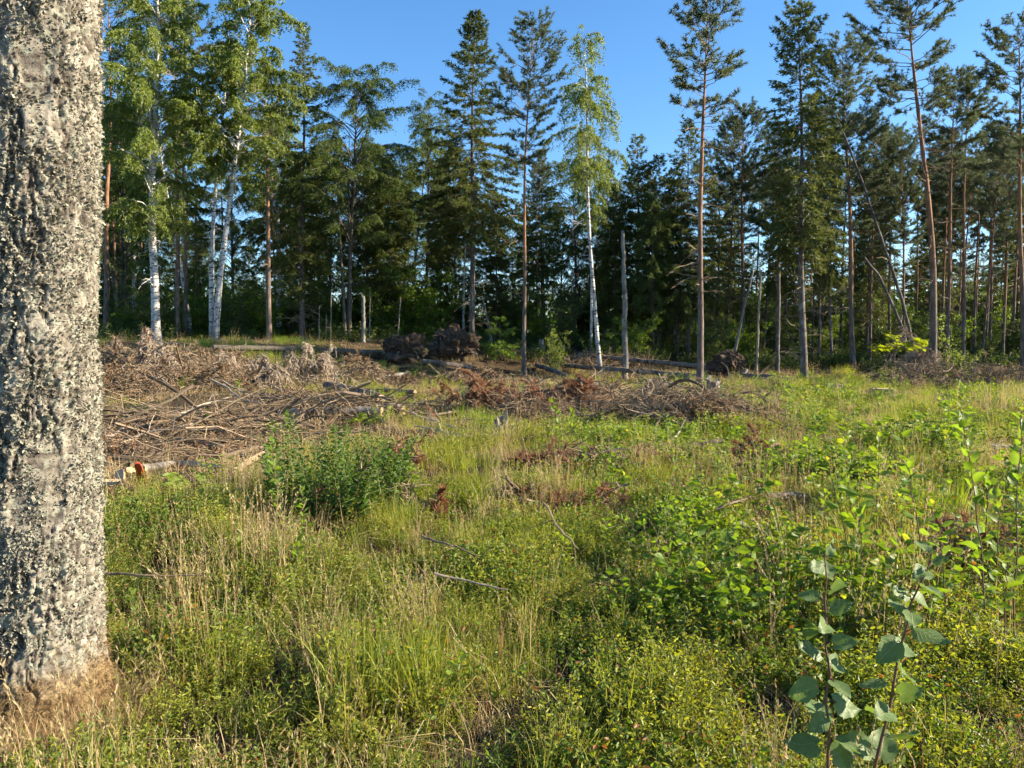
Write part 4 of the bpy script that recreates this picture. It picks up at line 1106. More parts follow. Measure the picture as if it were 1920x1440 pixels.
brush_pile('big tangled slash pile of grey branches right of the lichen-covered trunk', 330, 822, 4.6, 3.2, .42, 170, (1.2, 3.2), 1, 'dryneedle', 5000, (.3, .4), twig_n=8, thick=1.4)
brush_pile('grey slash of long sticks between the big pile and the sawn log', 500, 786, 3.8, 3.4, .45, 150, (1.0, 2.8), 2, 'dryneedle', 4000, (-.3, .4), twig_n=8, thick=1.4)
brush_pile('brown dry brush heap above the big slash pile, beside the lichen trunk', 255, 735, 4.8, 3.6, .62, 190, (.7, 2.2), 3, 'dryneedle', 20000, (.5, .7), upward=.5)
brush_pile('wide brown brush heap under the straight birch and the birch pair', 345, 688, 6.2, 3.2, .62, 210, (.7, 2.2), 4, 'dryneedle', 22000, (0, .9), upward=.4)
brush_pile('low brown brush beside the brown root plate', 690, 712, 4.0, 3.0, .55, 150, (.6, 1.6), 5, 'dryneedle', 9000, (0, .7))
brush_pile('dark low heap of twigs in front of the slender pine', 905, 722, 3.2, 1.6, .5, 170, (.5, 1.3), 6, 'dryneedle', 1500, (0, .8))
brush_pile('rust-coloured heap of dead spruce boughs in the middle of the clearing', 990, 768, 3.8, 2.4, .72, 140, (.6, 1.7), 7, 'rust', 56000, (.1, .7), upward=.3)
brush_pile('rust and grey brush between the rust heap and the arched pile', 1120, 765, 2.6, 2.2, .5, 130, (.6, 1.7), 8, 'rust', 14000, (.1, .7), upward=.3)
brush_pile('arched brown brush pile left of the tall lone pine', 1250, 785, 3.4, 2.4, .8, 190, (.8, 2.4), 9, 'dryneedle', 11000, (-.25, .6), arch=.6, upward=.35)
brush_pile('flat grey brush right of the lone pine foot', 1375, 790, 2.4, 1.6, .4, 130, (.6, 1.8), 10, 'dryneedle', 3000, (-.2, .6))
brush_pile('blue-grey shaded brush heap under the twin pines', 1820, 722, 5.0, 2.6, .8, 200, (.8, 2.2), 11, 'dryneedle', 1500, (.2, .6), upward=.35)
brush_pile('shaded brush in front of the reddish leaning pine and its neighbour', 1700, 730, 4.0, 1.6, .5, 110, (.6, 1.5), 12, 'dryneedle', 1500, (0, .8))
brush_pile('shaded twigs at the wood edge behind the broken snag', 1150, 690, 6.0, 2.6, .6, 150, (.7, 2.0), 13, 'dryneedle', 1500, (0, .8), upward=.5)
brush_pile('low grey slash strip in front of the big pile and red stake', 320, 872, 2.8, 1.4, .18, 120, (.4, 1.3), 14, 'rust', 2000, (.2, .7))
brush_pile('small rust bough patch sinking into the grass, right of centre', 1330, 872, 1.4, .8, .24, 40, (.3, .8), 15, 'rust', 4500, (.2, .7))
brush_pile('rust bough patch low in the grass below the rust heap', 1130, 880, 2.0, 1.0, .22, 50, (.3, .9), 16, 'rust', 5000, (.2, .7))
brush_pile('pinkish dry bough patch in the grass, near middle', 1030, 960, 1.3, .7, .2, 34, (.3, .8), 17, 'rust', 3500, (.2, .7))
brush_pile('rust twigs leaning at the right side of the green bush', 750, 895, .5, .5, .55, 30, (.3, .8), 18, 'rust', 2600, (1.2, .5), upward=.9)
brush_pile('pinkish dry twigs in the grass below the green bush', 690, 960, .9, .5, .3, 30, (.3, .7), 19, 'rust', 2600, (.3, .7), upward=.5)
brush_pile('rust twigs among the leafy shoots at the right picture edge', 1810, 1070, 1.0, .6, .25, 30, (.3, .7), 20, 'rust', 2400, (.3, .7), upward=.4)

# dead spruce tops standing as pale drooping plumes
def plume(label, px, py, top_py, w, d_add=0.0, seed=0, lean=0.0, mat='dryneedle'):
    g = gnd(px, py); d = g[1]
    H = at(px, top_py, d)[2] - g[2]; W = w / F * d
    lb, nd = MB(), MB()
    ns = 4; sa = U(0, 6.28, ns); sl = U(.1, .55, ns) * W / max(H, .3)
    zz = np.linspace(-.1, 1, 8)
    st = np.stack([np.stack([np.cos(sa[i]) * sl[i] * H * zz ** 2 + lean * H * zz, np.sin(sa[i]) * sl[i] * H * zz ** 2, H * zz * (1 - .18 * i * zz)], -1) for i in range(ns)])
    v, q = tubes(st, np.broadcast_to(np.linspace(.03, .006, 8), (ns, 8)), 5); lb.add(v, q, .6)
    n = 80; si = rng.integers(0, ns, n); t = U(.2, 1, n); b = sample(st, si, t)
    az = U(0, 6.28, n); L = W * U(.35, 1.1, n) * (1.15 - .55 * t)
    P = branch_paths(b, az, L, U(-.1, .9, n), U(.6, 1.5, n), np.zeros(n), 7)
    P += np.cumsum(rng.normal(size=P.shape) * .02, 1) * L[:, None, None]
    v, q = tubes(P, np.linspace(1, .3, 7)[None] * U(.005, .011, n)[:, None], 3); lb.add(v, q, np.repeat(U(.4, 1, n), 21))
    m = 1300; bi = rng.integers(0, n, m); q0 = sample(P, bi, U(.1, 1, m))
    e = q0 + np.stack([rng.normal(size=m) * .10, rng.normal(size=m) * .10, -U(-.08, .34, m)], -1)
    v, q = tubes(np.stack([q0, (q0 + e) / 2 + rng.normal(size=(m, 3)) * .025, e], 1), np.broadcast_to([.011, .009, .005], (m, 3)), 3); lb.add(v, q, np.repeat(U(.4, 1, m), 9))
    nn = 4200; j = rng.integers(0, m // 2, nn); u = U(0, 1, nn)[:, None]
    put(nd, blades(q0[j] * (1 - u) + e[j] * u, rdir(nn) + np.array([0, 0, -.4]), U(.05, .11, nn), U(.014, .026, nn)), U(.3, 1, nn))
    o = thing("dead_spruce_top", label, 'dead spruce', g, 0, 'dry spruce tops in the slash')
    part("branches", lb.mesh("branches", [M['stick']]), o)["kind"] = "stuff"; part("crown", nd.mesh("crown", [M[mat]]), o)
plume('pale dry drooping spruce top standing above the sawn log, left half', 562, 722, 640, 52, seed=1)
plume('pale dry drooping spruce top standing above the sawn log, right half', 612, 730, 646, 56, seed=2, lean=.05)
plume('lower brown dry bush-like spruce top left of the pale plumes', 500, 722, 664, 50, seed=3)
plume('dry brown spruce tip poking up beside the lichen trunk', 262, 700, 610, 12, seed=4, lean=.2, mat='rust')
plume('short dry brown spruce tip nearest the lichen trunk', 205, 690, 630, 10, seed=5, lean=.25, mat='rust')
plume('pale fluffy dry spruce top rising from the brown heap below the straight birch', 300, 705, 648, 60, seed=8)
plume('low fluffy dry spruce top between the birch pair and the pale plumes', 420, 700, 660, 50, seed=9)
plume('dry drooping brown boughs hanging on the leaning trunk foot', 1715, 712, 610, 60, seed=6)
plume('arched dry spruce top at the peak of the arched brush pile', 1225, 770, 705, 55, seed=7)

# ------------------------------------------------------------------ leafy shrubs and saplings
def leafy_bush(label, loc, h, w, n_stem, leaf, mat, seed, name="leafy_bush", nl=46, group=None, cat='bush', upr=1.0):
    """a clump of upright leafy shoots"""
    tk, cr = MB(), MB()
    a = U(0, 6.28, n_stem); rr = np.sqrt(U(0, 1, n_stem)) * w / 2
    b = np.stack([np.cos(a) * rr, np.sin(a) * rr, np.zeros(n_stem) - .03], -1)
    L = h * U(.6, 1.0, n_stem) * (1 - .35 * (rr / (w / 2)) ** 2)
    k = 6; s = np.linspace(0, 1, k)
    ln = np.stack([np.cos(a) * rr / w, np.sin(a) * rr / w], -1) * U(.2, .8, n_stem)[:, None]
    p = b[:, None] + np.concatenate([ln[:, None] * (L[:, None] * s ** 1.5)[..., None], (L[:, None] * s)[..., None]], -1)
    p[:, 1:, :2] += rng.normal(size=(n_stem, k - 1, 2)) * .02
    v, q = tubes(p, np.linspace(1, .35, k)[None] * np.full((n_stem, 1), .006), 4); tk.add(v, q, .4)
    bi = np.repeat(np.arange(n_stem), nl); m = len(bi); ss = np.tile(np.linspace(.18, 1.0, nl), n_stem)
    q0 = sample(p, bi, ss); aa = np.tile(np.arange(nl) * 2.39996, n_stem) + np.repeat(U(0, 6.28, n_stem), nl) + U(-.4, .4, m)
    D = norm(np.stack([np.cos(aa), np.sin(aa), U(-.15, .8, m) * upr], -1))
    l = leaf * U(.6, 1.15, m) * (1.1 - .45 * ss)
    put(cr, blades(q0 + D * .012, D, l, l * U(.48, .62, m), 'fold', .06), np.clip(np.repeat(U(0, .6, n_stem), nl) + .35 * ss + U(-.15, .15, m), 0, 1))
    o = thing(name, label, cat, loc, 0, group)
    part("stem", tk.mesh("stem", [M['stem_green']]), o)["kind"] = "stuff"; part("foliage", cr.mesh("foliage", [M[mat]]), o)
    return o
leafy_bush('dense dark green leafy bush standing in the clearing, left of centre', gnd(625, 955), .98, 1.25, 62, .066, 'bushleaf', 1, nl=54)
leafy_bush('lighter green leafy clump at the right flank of the dense bush', gnd(705, 940), .72, .7, 26, .06, 'bramble', 2, nl=44)
leafy_bush('low leafy clump in the shade below the slash, beside the lichen trunk', gnd(250, 1000), .42, .6, 18, .06, 'bushleaf', 3, nl=26)
leafy_bush('low leafy clump in the shade under the left side of the bush', gnd(340, 985), .32, .8, 20, .055, 'bushleaf', 4, nl=24)
leafy_bush('yellow-green maple shoots around the hidden old stump, lower right', gnd(1490, 1060), .40, .95, 40, .10, 'maple', 5, nl=18, upr=.4)
leafy_bush('dark leafy clump with broad leaves left of the maple shoots', gnd(1270, 1050), .55, .95, 34, .085, 'bramble', 6, nl=22)
leafy_bush('wide leafy bramble patch behind the maple shoots', gnd(1430, 900), .5, 1.9, 70, .075, 'bramble', 7, nl=24)
leafy_bush('green leafy patch at the shade edge, right of the lone pine', gnd(1450, 775), .55, 2.6, 50, .11, 'fern', 8, nl=26)
leafy_bush('yellowish leafy bush in the sunny grass, right of the lone pine', gnd(1540, 800), .6, 1.0, 30, .085, 'fern', 9, nl=24)
leafy_bush('small yellow-green clump at the left foot of the rust heap', gnd(1085, 815), .55, .7, 18, .08, 'fern', 10, nl=20)
leafy_bush('leafy clump in front of the ragged spruce foot, sunlit tips', gnd(1560, 758), .6, 1.2, 26, .10, 'fern', 11, nl=24)

# leaf shape for saplings: outline rows with a folded, wavy blade; 1 unit long along +Y
def leaf_mesh(name, mat, width=.42, tipk=1.0, heart=0.0, curl=.12, wave=.03, rows=8, serr=0.0):
    ys = np.linspace(0, 1, rows); cols = np.array([-1, -.5, 0, .5, 1])
    w = width * np.sin(np.pi * np.clip(ys, 0.0, 1) ** .72) ** .75 * (1 - .25 * ys * tipk); w[0] = width * .18 * (1 + heart); w[-1] = 0.004
    v = []
    for j, y in enumerate(ys):
        e = 1 + serr * (1 if j % 2 else -1)
        for c in cols:
            yy = y - heart * .16 * abs(c) * (1 - y) ** 2
            z = curl * (abs(c) ** 1.5) * w[j] * 1.4 - .28 * curl * 4 * (y - .35) ** 2 + wave * math.sin(y * 9 + 3 * c)
            v.append((c * w[j] * e, yy, z))
    f = [[j * 5 + i, j * 5 + i + 1, j * 5 + i + 6, j * 5 + i + 5] for j in range(rows - 1) for i in range(4)]
    return MB().add(np.array(v), np.array(f), .5).mesh(name, [M[mat]], True)
ASPEN = [leaf_mesh("leaf", 'aspen', .46, 1, .9, c, wv, 9, .05) for c, wv in ((.14, .03), (.28, .05), (-.10, .06), (.2, -.05))]
OVAL = [leaf_mesh("leaf", 'sapling', .30, .6, 0, c, wv, 6) for c, wv in ((.15, .02), (.3, .04), (-.1, .03))]
OVALY = [leaf_mesh("leaf", 'fern', .32, .6, 0, c, wv, 6) for c, wv in ((.15, .02), (.3, .04))]
MAPLE = [leaf_mesh("leaf", 'maple', .5, .3, .5, c, wv, 7, .22) for c, wv in ((.1, .03), (.2, .05))]

def sapling(label, pts, n, size, meshes, r0=.006, r1=.002, name="sapling", stem='stem_red', up=.35, petiole=.25, s0=.12, jitter=.25, cat='sapling', droop=0.0, topsmall=.5, group=None, face=0.0):
    P = np.array(pts, float); base = P[0].copy(); s_ = np.linspace(0, 1, len(P)); k = 14; s = np.linspace(0, 1, k)
    p = np.stack([np.interp(s, s_, P[:, i]) for i in range(3)], -1) - base
    p[1:-1, :2] += rng.normal(size=(k - 2, 2)) * .004
    tk = MB(); v, q = tubes(p[None], (r0 + (r1 - r0) * s)[None], 6); tk.add(v, q, .5)
    o = thing(name, label, cat, base, 0, group)
    a0 = U(0, 6.28); leaves = []
    for i in range(n):
        t = s0 + (1 - s0) * (i + .5) / n
        b = np.array([np.interp(t, s, p[:, c]) for c in range(3)]); a = a0 + i * 2.39996 + U(-.3, .3)
        out = np.array([math.cos(a), math.sin(a), 0]); L = size * U(.75, 1.12) * (1 - (1 - topsmall) * t ** 2)
        d = norm(out + np.array([0, 0, up * U(.4, 1.4) + .6 * t ** 4]) )
        pe = b + d * L * petiole
        tv, tq = tubes(np.stack([b, (b + pe) / 2 + np.array([0, 0, .006]), pe])[None], np.array([[.0016, .0013, .0011]]) * (size / .09) ** .5, 4); tk.add(tv, tq, .8)
        ld = norm(d + np.array([0, 0, -droop * U(.4, 1.6)]) + rng.normal(size=3) * jitter)
        upv = np.array([face * 1.0, face * -1.5, 1.0]) + rng.normal(size=3) * jitter * (1.6 if face == 0 else 1.0)
        X = norm(np.cross(ld, upv)); Z = np.cross(X, ld)
        m = Matrix(((X[0] * L, ld[0] * L, Z[0] * L, pe[0]), (X[1] * L, ld[1] * L, Z[1] * L, pe[1]), (X[2] * L, ld[2] * L, Z[2] * L, pe[2]), (0, 0, 0, 1)))
        leaves.append((meshes[i % len(meshes)], m))
    part("stem", tk.mesh("stem", [M[stem]]), o)
    for me, m in leaves:
        l = part("leaf", me, o); l.matrix_local = m
    return o

def sap_path(pts, d, db=None):
    out = [at(a, b, d) for a, b in pts]
    x, y = out[0][0], out[0][1]
    if db: out.insert(0, onground(*db, -.02))
    else:
        out[0] = onground(x, y, -.02)
    return out

sapling('nearer upright aspen shoot with big grey-green leaves, lower right', sap_path([(1556, 1790), (1554, 1440), (1552, 1230), (1545, 1035)], 2.05), 20, .094, ASPEN, .0055, .0018, s0=.3, jitter=.32, petiole=.35, up=.25, droop=.3, topsmall=.5, face=.55, group='aspen shoots in the near grass')
sapling('taller slanting aspen shoot with big grey-green leaves beside the upright one', sap_path([(1600, 1780), (1648, 1420), (1695, 1180), (1748, 1035)], 2.1), 20, .098, ASPEN, .006, .0018, s0=.3, jitter=.32, petiole=.35, up=.25, droop=.3, topsmall=.5, face=.55, group='aspen shoots in the near grass')
RS = [  # label, path px, distance, leaf count, leaf size
    ('tall leafy shoot with paired bright leaves at its top, right side', [(1850, 1200), (1838, 1000), (1815, 860), (1800, 762)], 3.9, 40, .082, OVAL),
    ('leafy shoot cut by the right picture edge', [(1900, 1230), (1905, 1000), (1912, 850), (1916, 770)], 3.7, 40, .08, OVAL),
    ('dusky thin shoot left of the tall leafy shoot', [(1740, 1120), (1722, 980), (1705, 890), (1692, 818)], 4.6, 28, .075, OVAL),
    ('short shoot with rounded leaves below the shaded stumps', [(1645, 1060), (1642, 960), (1648, 880), (1650, 815)], 5.2, 24, .072, OVALY),
    ('low bright shoot beside the right edge, beneath the tall one', [(1880, 1230), (1885, 1120), (1890, 1040)], 3.6, 22, .08, OVALY),
    ('middle leafy shoot between the short rounded shoot and tall shoot', [(1775, 1180), (1770, 1060), (1760, 960)], 4.0, 26, .08, OVAL),
    ('leafy shoot standing before the dense bush, its left edge', [(530, 1020), (520, 930), (512, 850), (508, 790)], 6.2, 34, .07, OVAL),
    ('second leafy shoot before the dense bush, further in', [(575, 1060), (572, 1000), (568, 950), (566, 915)], 5.6, 22, .062, OVAL),
    ('shoot rising above the top left of the dense bush', [(548, 880), (546, 830), (540, 790), (536, 775)], 8.5, 26, .08, OVAL),
    ('near leafy shoot below the dense bush, with reddish stem', [(545, 1180), (548, 1110), (556, 1050), (560, 1015)], 4.7, 16, .07, OVAL),
    ('thin yellow sapling standing before the rust heap, left one', [(1042, 830), (1042, 780), (1040, 745)], 11, 16, .10, OVALY),
    ('thin yellow sapling standing before the rust heap, right one', [(1072, 832), (1072, 800), (1074, 770)], 11, 16, .10, OVALY),
    ('broad-leaved shoot in the near grass right of centre', [(1275, 1110), (1275, 1060), (1272, 1010)], 5.0, 14, .075, OVAL),
    ('dark broad-leaved shoot left of the hidden old stump', [(1350, 1120), (1352, 1060), (1356, 1010)], 5.0, 14, .085, ASPEN),
    ('small yellow shoot in the dry grass before the bush', [(460, 1070), (456, 1040), (452, 1015)], 5.2, 12, .06, MAPLE),
    ('yellow-green weed at the edge of the lichen trunk', [(206, 1180), (208, 1140), (204, 1110)], 4.4, 16, .06, OVALY),
    ('upright dock-like leaf cluster in the middle grass', [(1063, 1050), (1062, 1030), (1060, 1010)], 5.6, 7, .12, OVALY),
    ('small leafy shoot left of the yellow maple shoots', [(1270, 930), (1268, 890), (1266, 860)], 7.5, 14, .075, OVAL),
    ('leafy shoot left of the taller slanting aspen, behind it', [(1620, 1150), (1618, 1040), (1612, 960)], 4.4, 24, .075, OVAL),
    ('small bright shoot beside the short brown log', [(1545, 1010), (1546, 960), (1544, 905)], 5.8, 20, .075, OVALY),
    ('bushy shoot under the brown rotten stump', [(1850, 980), (1852, 930), (1856, 880)], 5.0, 26, .08, OVAL),
    ('bushy bright shoot between the tall shoot and right edge', [(1868, 1150), (1870, 1030), (1872, 930)], 4.2, 30, .08, OVALY),
    ('leafy shoot in the middle of the bramble patch', [(1700, 960), (1702, 910), (1700, 865)], 6.0, 22, .08, OVAL),
    ('bright shoot standing at the back of the bramble patch', [(1590, 900), (1588, 850), (1590, 800)], 7.0, 20, .075, OVALY)]
for lab, pts, d, n, sz, ms in RS:
    P = [at(a, b, d) for a, b in pts]
    P.insert(0, onground(P[0][0], d, -.02)) if P[0][2] > float(terrain(P[0][0], d)) + .05 else P.__setitem__(0, onground(P[0][0], d, -.02))
    sapling(lab, P, n, sz * 1.25, ms, .005, .0015, up=.75, s0=.08, jitter=.25, droop=.1, petiole=.12, topsmall=.7, group='leafy shoots in the clearing')
sapling('glowing yellow-green young maple in front of the leaning trunks', sap_path([(1655, 735), (1662, 690), (1668, 640), (1672, 625)], 29), 8, .2, MAPLE, .02, .008, s0=.5, group=None)
def maple_layers():
    o = [x for x in COL.objects if x.get("label", "").startswith("glowing yellow-green young maple")][0]
    b = np.array(o.location); lb = MB(); i = 0
    for (cx, cy, hw) in [(1672, 632, 10), (1690, 645, 45), (1655, 652, 22), (1705, 652, 26), (1725, 640, 10), (1680, 655, 38)]:
        for _ in range(26):
            t = at(cx + U(-hw, hw), cy + U(-4, 4), 29 + U(-.7, .7)); st = np.array([b[0] + .2, b[1], b[2] + 1.15 + U(0, .8)])
            if i % 6 == 0:
                v, q = tubes(np.stack([st, (st + t) / 2 + np.array([0, 0, -.05]), t])[None] - b, np.array([[.008, .006, .003]]), 3); lb.add(v, q, .5)
            l = part("leaf", MAPLE[i % 2], o); i += 1
            L = U(.13, .22); a = U(0, 6.28)
            l.matrix_local = Matrix.Translation(Vector(t - b)) @ Matrix.Rotation(.35 + U(-.3, .3), 4, 'Y') @ Matrix.Rotation(U(-.35, .35), 4, 'X') @ Matrix.Rotation(a, 4, 'Z') @ Matrix.Scale(L, 4)
    part("branches", lb.mesh("branches", [M['dark_bark']]), o)
maple_layers()
shrub("young_birch", 'small young birch sapling between the slender pine and curved birch', 'sapling', onground((1042 - 960) / F * 35, 35), 2.1, 1.0, 5, 5, 'birch', .085, 1.0)
shrub("young_tree", 'thin young tree with sparse sunlit leaves right of the reddish leaning pine', 'sapling', onground((1768 - 960) / F * 32.5, 32.5), 3.2, 1.6, 3, 6, 'birch', .10, .8)
shrub("young_tree", 'low sunlit spray of leaves under the twin pines', 'sapling', onground((1812 - 960) / F * 33.5, 33.5), 1.5, 2.2, 5, 7, 'birch', .10, .8)
tk_, lb_, cr_ = spruce(1.9, .15, .9, .03, seed=31, dens=1.3, droop=.4)
ys_ = thing("young_spruce", 'small bright young spruce beside the larger dark root plate', 'spruce', onground((938 - 960) / F * 37, 37))
part("trunk", tk_.mesh("trunk", [M['spruce_bark']]), ys_); part("crown", cr_.mesh("crown", [M['bushleaf']]), ys_)

# ------------------------------------------------------------------ ground plants, scattered with geometry nodes
def src_obj(me):
    o = bpy.data.objects.new("clump", me)      # not linked: only a source for the scatter
    return o

def scatter(name, label, pts, rot, scale, variants, cat):
    n = len(pts)
    me = bpy.data.meshes.new(name); me.vertices.add(n); me.vertices.foreach_set("co", pts.astype(np.float32).ravel())
    for nm, ty, key, arr in (("rot", 'FLOAT_VECTOR', "vector", rot), ("scl", 'FLOAT', "value", scale), ("idx", 'INT', "value", rng.integers(0, len(variants), n))):
        a = me.attributes.new(nm, ty, 'POINT'); a.data.foreach_set(key, np.asarray(arr).astype(np.int32 if ty == 'INT' else np.float32).ravel())
    o = obj(name, me); tag(o, label, cat, None, "stuff")
    ng = bpy.data.node_groups.new(name + "_scatter", 'GeometryNodeTree')
    ng.interface.new_socket("Geometry", in_out='INPUT', socket_type='NodeSocketGeometry')
    ng.interface.new_socket("Geometry", in_out='OUTPUT', socket_type='NodeSocketGeometry')
    N = ng.nodes; Lk = ng.links
    gi = N.new("NodeGroupInput"); go = N.new("NodeGroupOutput")
    iop = N.new("GeometryNodeInstanceOnPoints"); g2i = N.new("GeometryNodeGeometryToInstance")
    for so in variants:
        oi = N.new("GeometryNodeObjectInfo"); oi.inputs['Object'].default_value = so
        Lk.new(oi.outputs['Geometry'], g2i.inputs[0])
    def na(nm, ty):
        a = N.new("GeometryNodeInputNamedAttribute"); a.data_type = ty; a.inputs[0].default_value = nm
        return [s for s in a.outputs if s.enabled and s.name == 'Attribute'][0]
    e2r = N.new("FunctionNodeEulerToRotation")
    Lk.new(na("rot", 'FLOAT_VECTOR'), e2r.inputs[0])
    Lk.new(gi.outputs[0], iop.inputs['Points']); Lk.new(g2i.outputs[0], iop.inputs['Instance'])
    iop.inputs['Pick Instance'].default_value = True
    Lk.new(na("idx", 'INT'), iop.inputs['Instance Index']); Lk.new(e2r.outputs[0], iop.inputs['Rotation']); Lk.new(na("scl", 'FLOAT'), iop.inputs['Scale'])
    Lk.new(iop.outputs[0], go.inputs[0])
    md = o.modifiers.new("scatter", 'NODES'); md.node_group = ng
    return o

def grass_clump(n, h, spread, w, mat, lean=.5, seg=4, stalk=0, tintlo=0., tinthi=.85, head=False):
    mb = MB()
    a = U(0, 6.28, n); b = np.stack([np.cos(a), np.sin(a), 0 * a], -1) * (U(0, 1, n) ** .7 * spread)[:, None]; b[:, 2] = -.02
    az = a + rng.normal(size=n) * .9; L = h * U(.45, 1.05, n); ln = lean * U(.05, 1.0, n) ** 1.3
    s = np.linspace(0, 1, seg + 1)
    out = np.stack([np.cos(az), np.sin(az), 0 * az], -1)
    p = b[:, None] + out[:, None] * (L[:, None] * ln[:, None] * s[None] ** 1.8)[..., None]
    p[..., 2] += L[:, None] * s[None] * (1 - .45 * ln[:, None] * s[None] ** 2)
    S = norm(np.stack([-np.sin(az), np.cos(az), 0 * az], -1) + rdir(n) * .5)
    ww = (w * U(.6, 1.2, n))[:, None] * np.array([.8, 1, .85, .55, .0][:seg + 1] if seg == 4 else np.linspace(1, 0, seg + 1))[None]
    l = p - S[:, None] * ww[..., None] / 2; r = p + S[:, None] * ww[..., None] / 2
    v = np.stack([l, r], 2).reshape(-1, 3)
    i = np.arange(n * (seg + 1) * 2).reshape(n, seg + 1, 2)
    q = np.stack([i[:, :-1, 0], i[:, :-1, 1], i[:, 1:, 1], i[:, 1:, 0]], -1).reshape(-1, 4)
    mb.add(v, q, np.repeat(np.where(U(0, 1, n) < .08, .97, U(tintlo, tinthi, n)), (seg + 1) * 2))
    if head:
        k = 16; tip = p[:, -1]; dn = norm(p[:, -1] - p[:, -2])
        u = U(0, .28, (n, k)); B = (tip[:, None] - dn[:, None] * (L[:, None] * u)[..., None]).reshape(-1, 3)
        put(mb, blades(B, norm(np.repeat(dn, k, 0) + rdir(n * k) * .5), U(.012, .024, n * k), U(.003, .005, n * k), 'dia'), np.repeat(U(.2, .9, n), k))
    return mb, [M[mat]]

def leaf_clump(ns, h, spread, nl, leaf, mat, aspect=.5, up=.5, stemmat='stem_green', fold=True, yellow=.05):
    mb = MB()
    a = U(0, 6.28, ns); b = np.stack([np.cos(a), np.sin(a), 0 * a], -1) * (U(0, 1, ns) ** .6 * spread)[:, None]; b[:, 2] = -.02
    L = h * U(.55, 1.1, ns); s = np.linspace(0, 1, 4); ln = U(.05, .55, ns); az = a + rng.normal(size=ns) * .7
    p = b[:, None] + np.stack([np.cos(az)[:, None] * (ln * L)[:, None] * s ** 1.5, np.sin(az)[:, None] * (ln * L)[:, None] * s ** 1.5, L[:, None] * s], -1)
    v, q = tubes(p, np.broadcast_to(np.linspace(.0022, .001, 4), (ns, 4)), 3); mb.add(v, q, .3, 1)
    bi = np.repeat(np.arange(ns), nl); m = len(bi); ss = np.tile(np.linspace(.2, 1, nl), ns)
    q0 = sample(p, bi, ss); aa = np.tile(np.arange(nl) * 2.39996, ns) + np.repeat(U(0, 6.28, ns), nl)
    D = norm(np.stack([np.cos(aa), np.sin(aa), up * U(-.3, 1.5, m)], -1)); l = leaf * U(.6, 1.2, m)
    put(mb, blades(q0, D, l, l * aspect * U(.85, 1.15, m), 'fold' if fold else 'dia', .07), np.where(U(0, 1, m) < yellow, .98, np.clip(np.repeat(U(0, .6, ns), nl) + .25 * ss + U(-.1, .1, m), 0, .88)))
    return mb, [M[mat], M[stemmat]]

def fern_clump(nf, Lf, mat):
    mb = MB()
    for _ in range(nf):
        a = U(0, 6.28); L = Lf * U(.7, 1.1); s = np.linspace(0, 1, 7); up = U(.6, 1.1)
        p = np.stack([np.cos(a) * L * s * .8, np.sin(a) * L * s * .8, L * (up * s - .75 * s ** 2.2)], -1)
        v, q = tubes(p[None], np.linspace(.003, .001, 7)[None], 3); mb.add(v, q, .3)
        k = 26; t = np.repeat(np.linspace(.15, 1, k), 2); sd_ = np.tile([-1, 1], k)
        B = np.stack([np.interp(t, s, p[:, i]) for i in range(3)], -1); pr = np.array([-np.sin(a), np.cos(a), 0]); fw = np.array([np.cos(a), np.sin(a), 0])
        D = norm(pr[None] * sd_[:, None] + fw * .35 + np.array([0, 0, -.15])); l = L * .28 * np.sin(np.pi * np.clip(t * .9 + .1, 0, 1)) + .012
        put(mb, blades(B, D, l, l * .28, 'dia'), np.clip(U(.2, .9, 2 * k), 0, 1))
    return mb, [M[mat]]

def cluster(makers, k, rho):
    """several plants standing close together, as one source mesh"""
    out = MB(); mats = None
    for i in range(k):
        mb, mats = makers[i % len(makers)]()
        a = U(0, 6.28); r = rho * math.sqrt((i + U(.2, .8)) / k); ph = i * 2.39996; sc = U(.7, 1.15); c, sn = math.cos(a), math.sin(a)
        n0 = out.n
        for v, t in zip(mb.v, mb.t):
            w = v * sc
            out.v.append(np.stack([w[:, 0] * c - w[:, 1] * sn + math.cos(ph) * r, w[:, 0] * sn + w[:, 1] * c + math.sin(ph) * r, w[:, 2]], -1)); out.t.append(t); out.n += len(v)
        for f, m in mb.f: out.f.append((f + n0, m))
    return src_obj(out.mesh("clump", mats))

K = 7
M['cover2'] = leaf_mat("bilberry_leaves", (0.05, 0.10, 0.016), (0.21, 0.29, 0.042), (0.26, 0.13, 0.04), transl=0.42, rough=0.45, spec=0.3)
def cov_a(): return leaf_clump(9, .16, .13, 18, .021, 'cover', .5, .8)
def cov_b(): return leaf_clump(7, .25, .13, 18, .026, 'cover', .38, .8)
def cov_c(): return leaf_clump(8, .19, .13, 17, .023, 'cover2', .55, .7)
def gr_a(): return grass_clump(24, .42, .10, .0046, 'grass', .6)
def gr_b(): return grass_clump(30, .27, .12, .0044, 'grass', 1.2)
def st_a(): return grass_clump(8, .60, .11, .0032, 'straw', .35, head=True)
def st_b(): return grass_clump(10, .48, .12, .0034, 'straw', .6)
V_cover_n = [cluster([m_], 3, .11) for m_ in (cov_a, cov_b, cov_a, cov_b, cov_c, cov_c)]
V_cover = [cluster([cov_a, cov_b], K, .30) for _ in range(3)] + [cluster([cov_c], K, .30) for _ in range(2)]
V_grass_n = [cluster([m_], 3, .10) for m_ in (gr_a, gr_b, gr_a, gr_b)]
V_grass = [cluster([gr_a, gr_b], K, .32) for _ in range(4)]
V_fresh = [cluster([lambda: grass_clump(60, .34, .10, .0055, 'grass_green', .85)], 4, .22) for _ in range(3)]
V_straw = [cluster([st_a, st_b], 4, .16) for _ in range(5)]
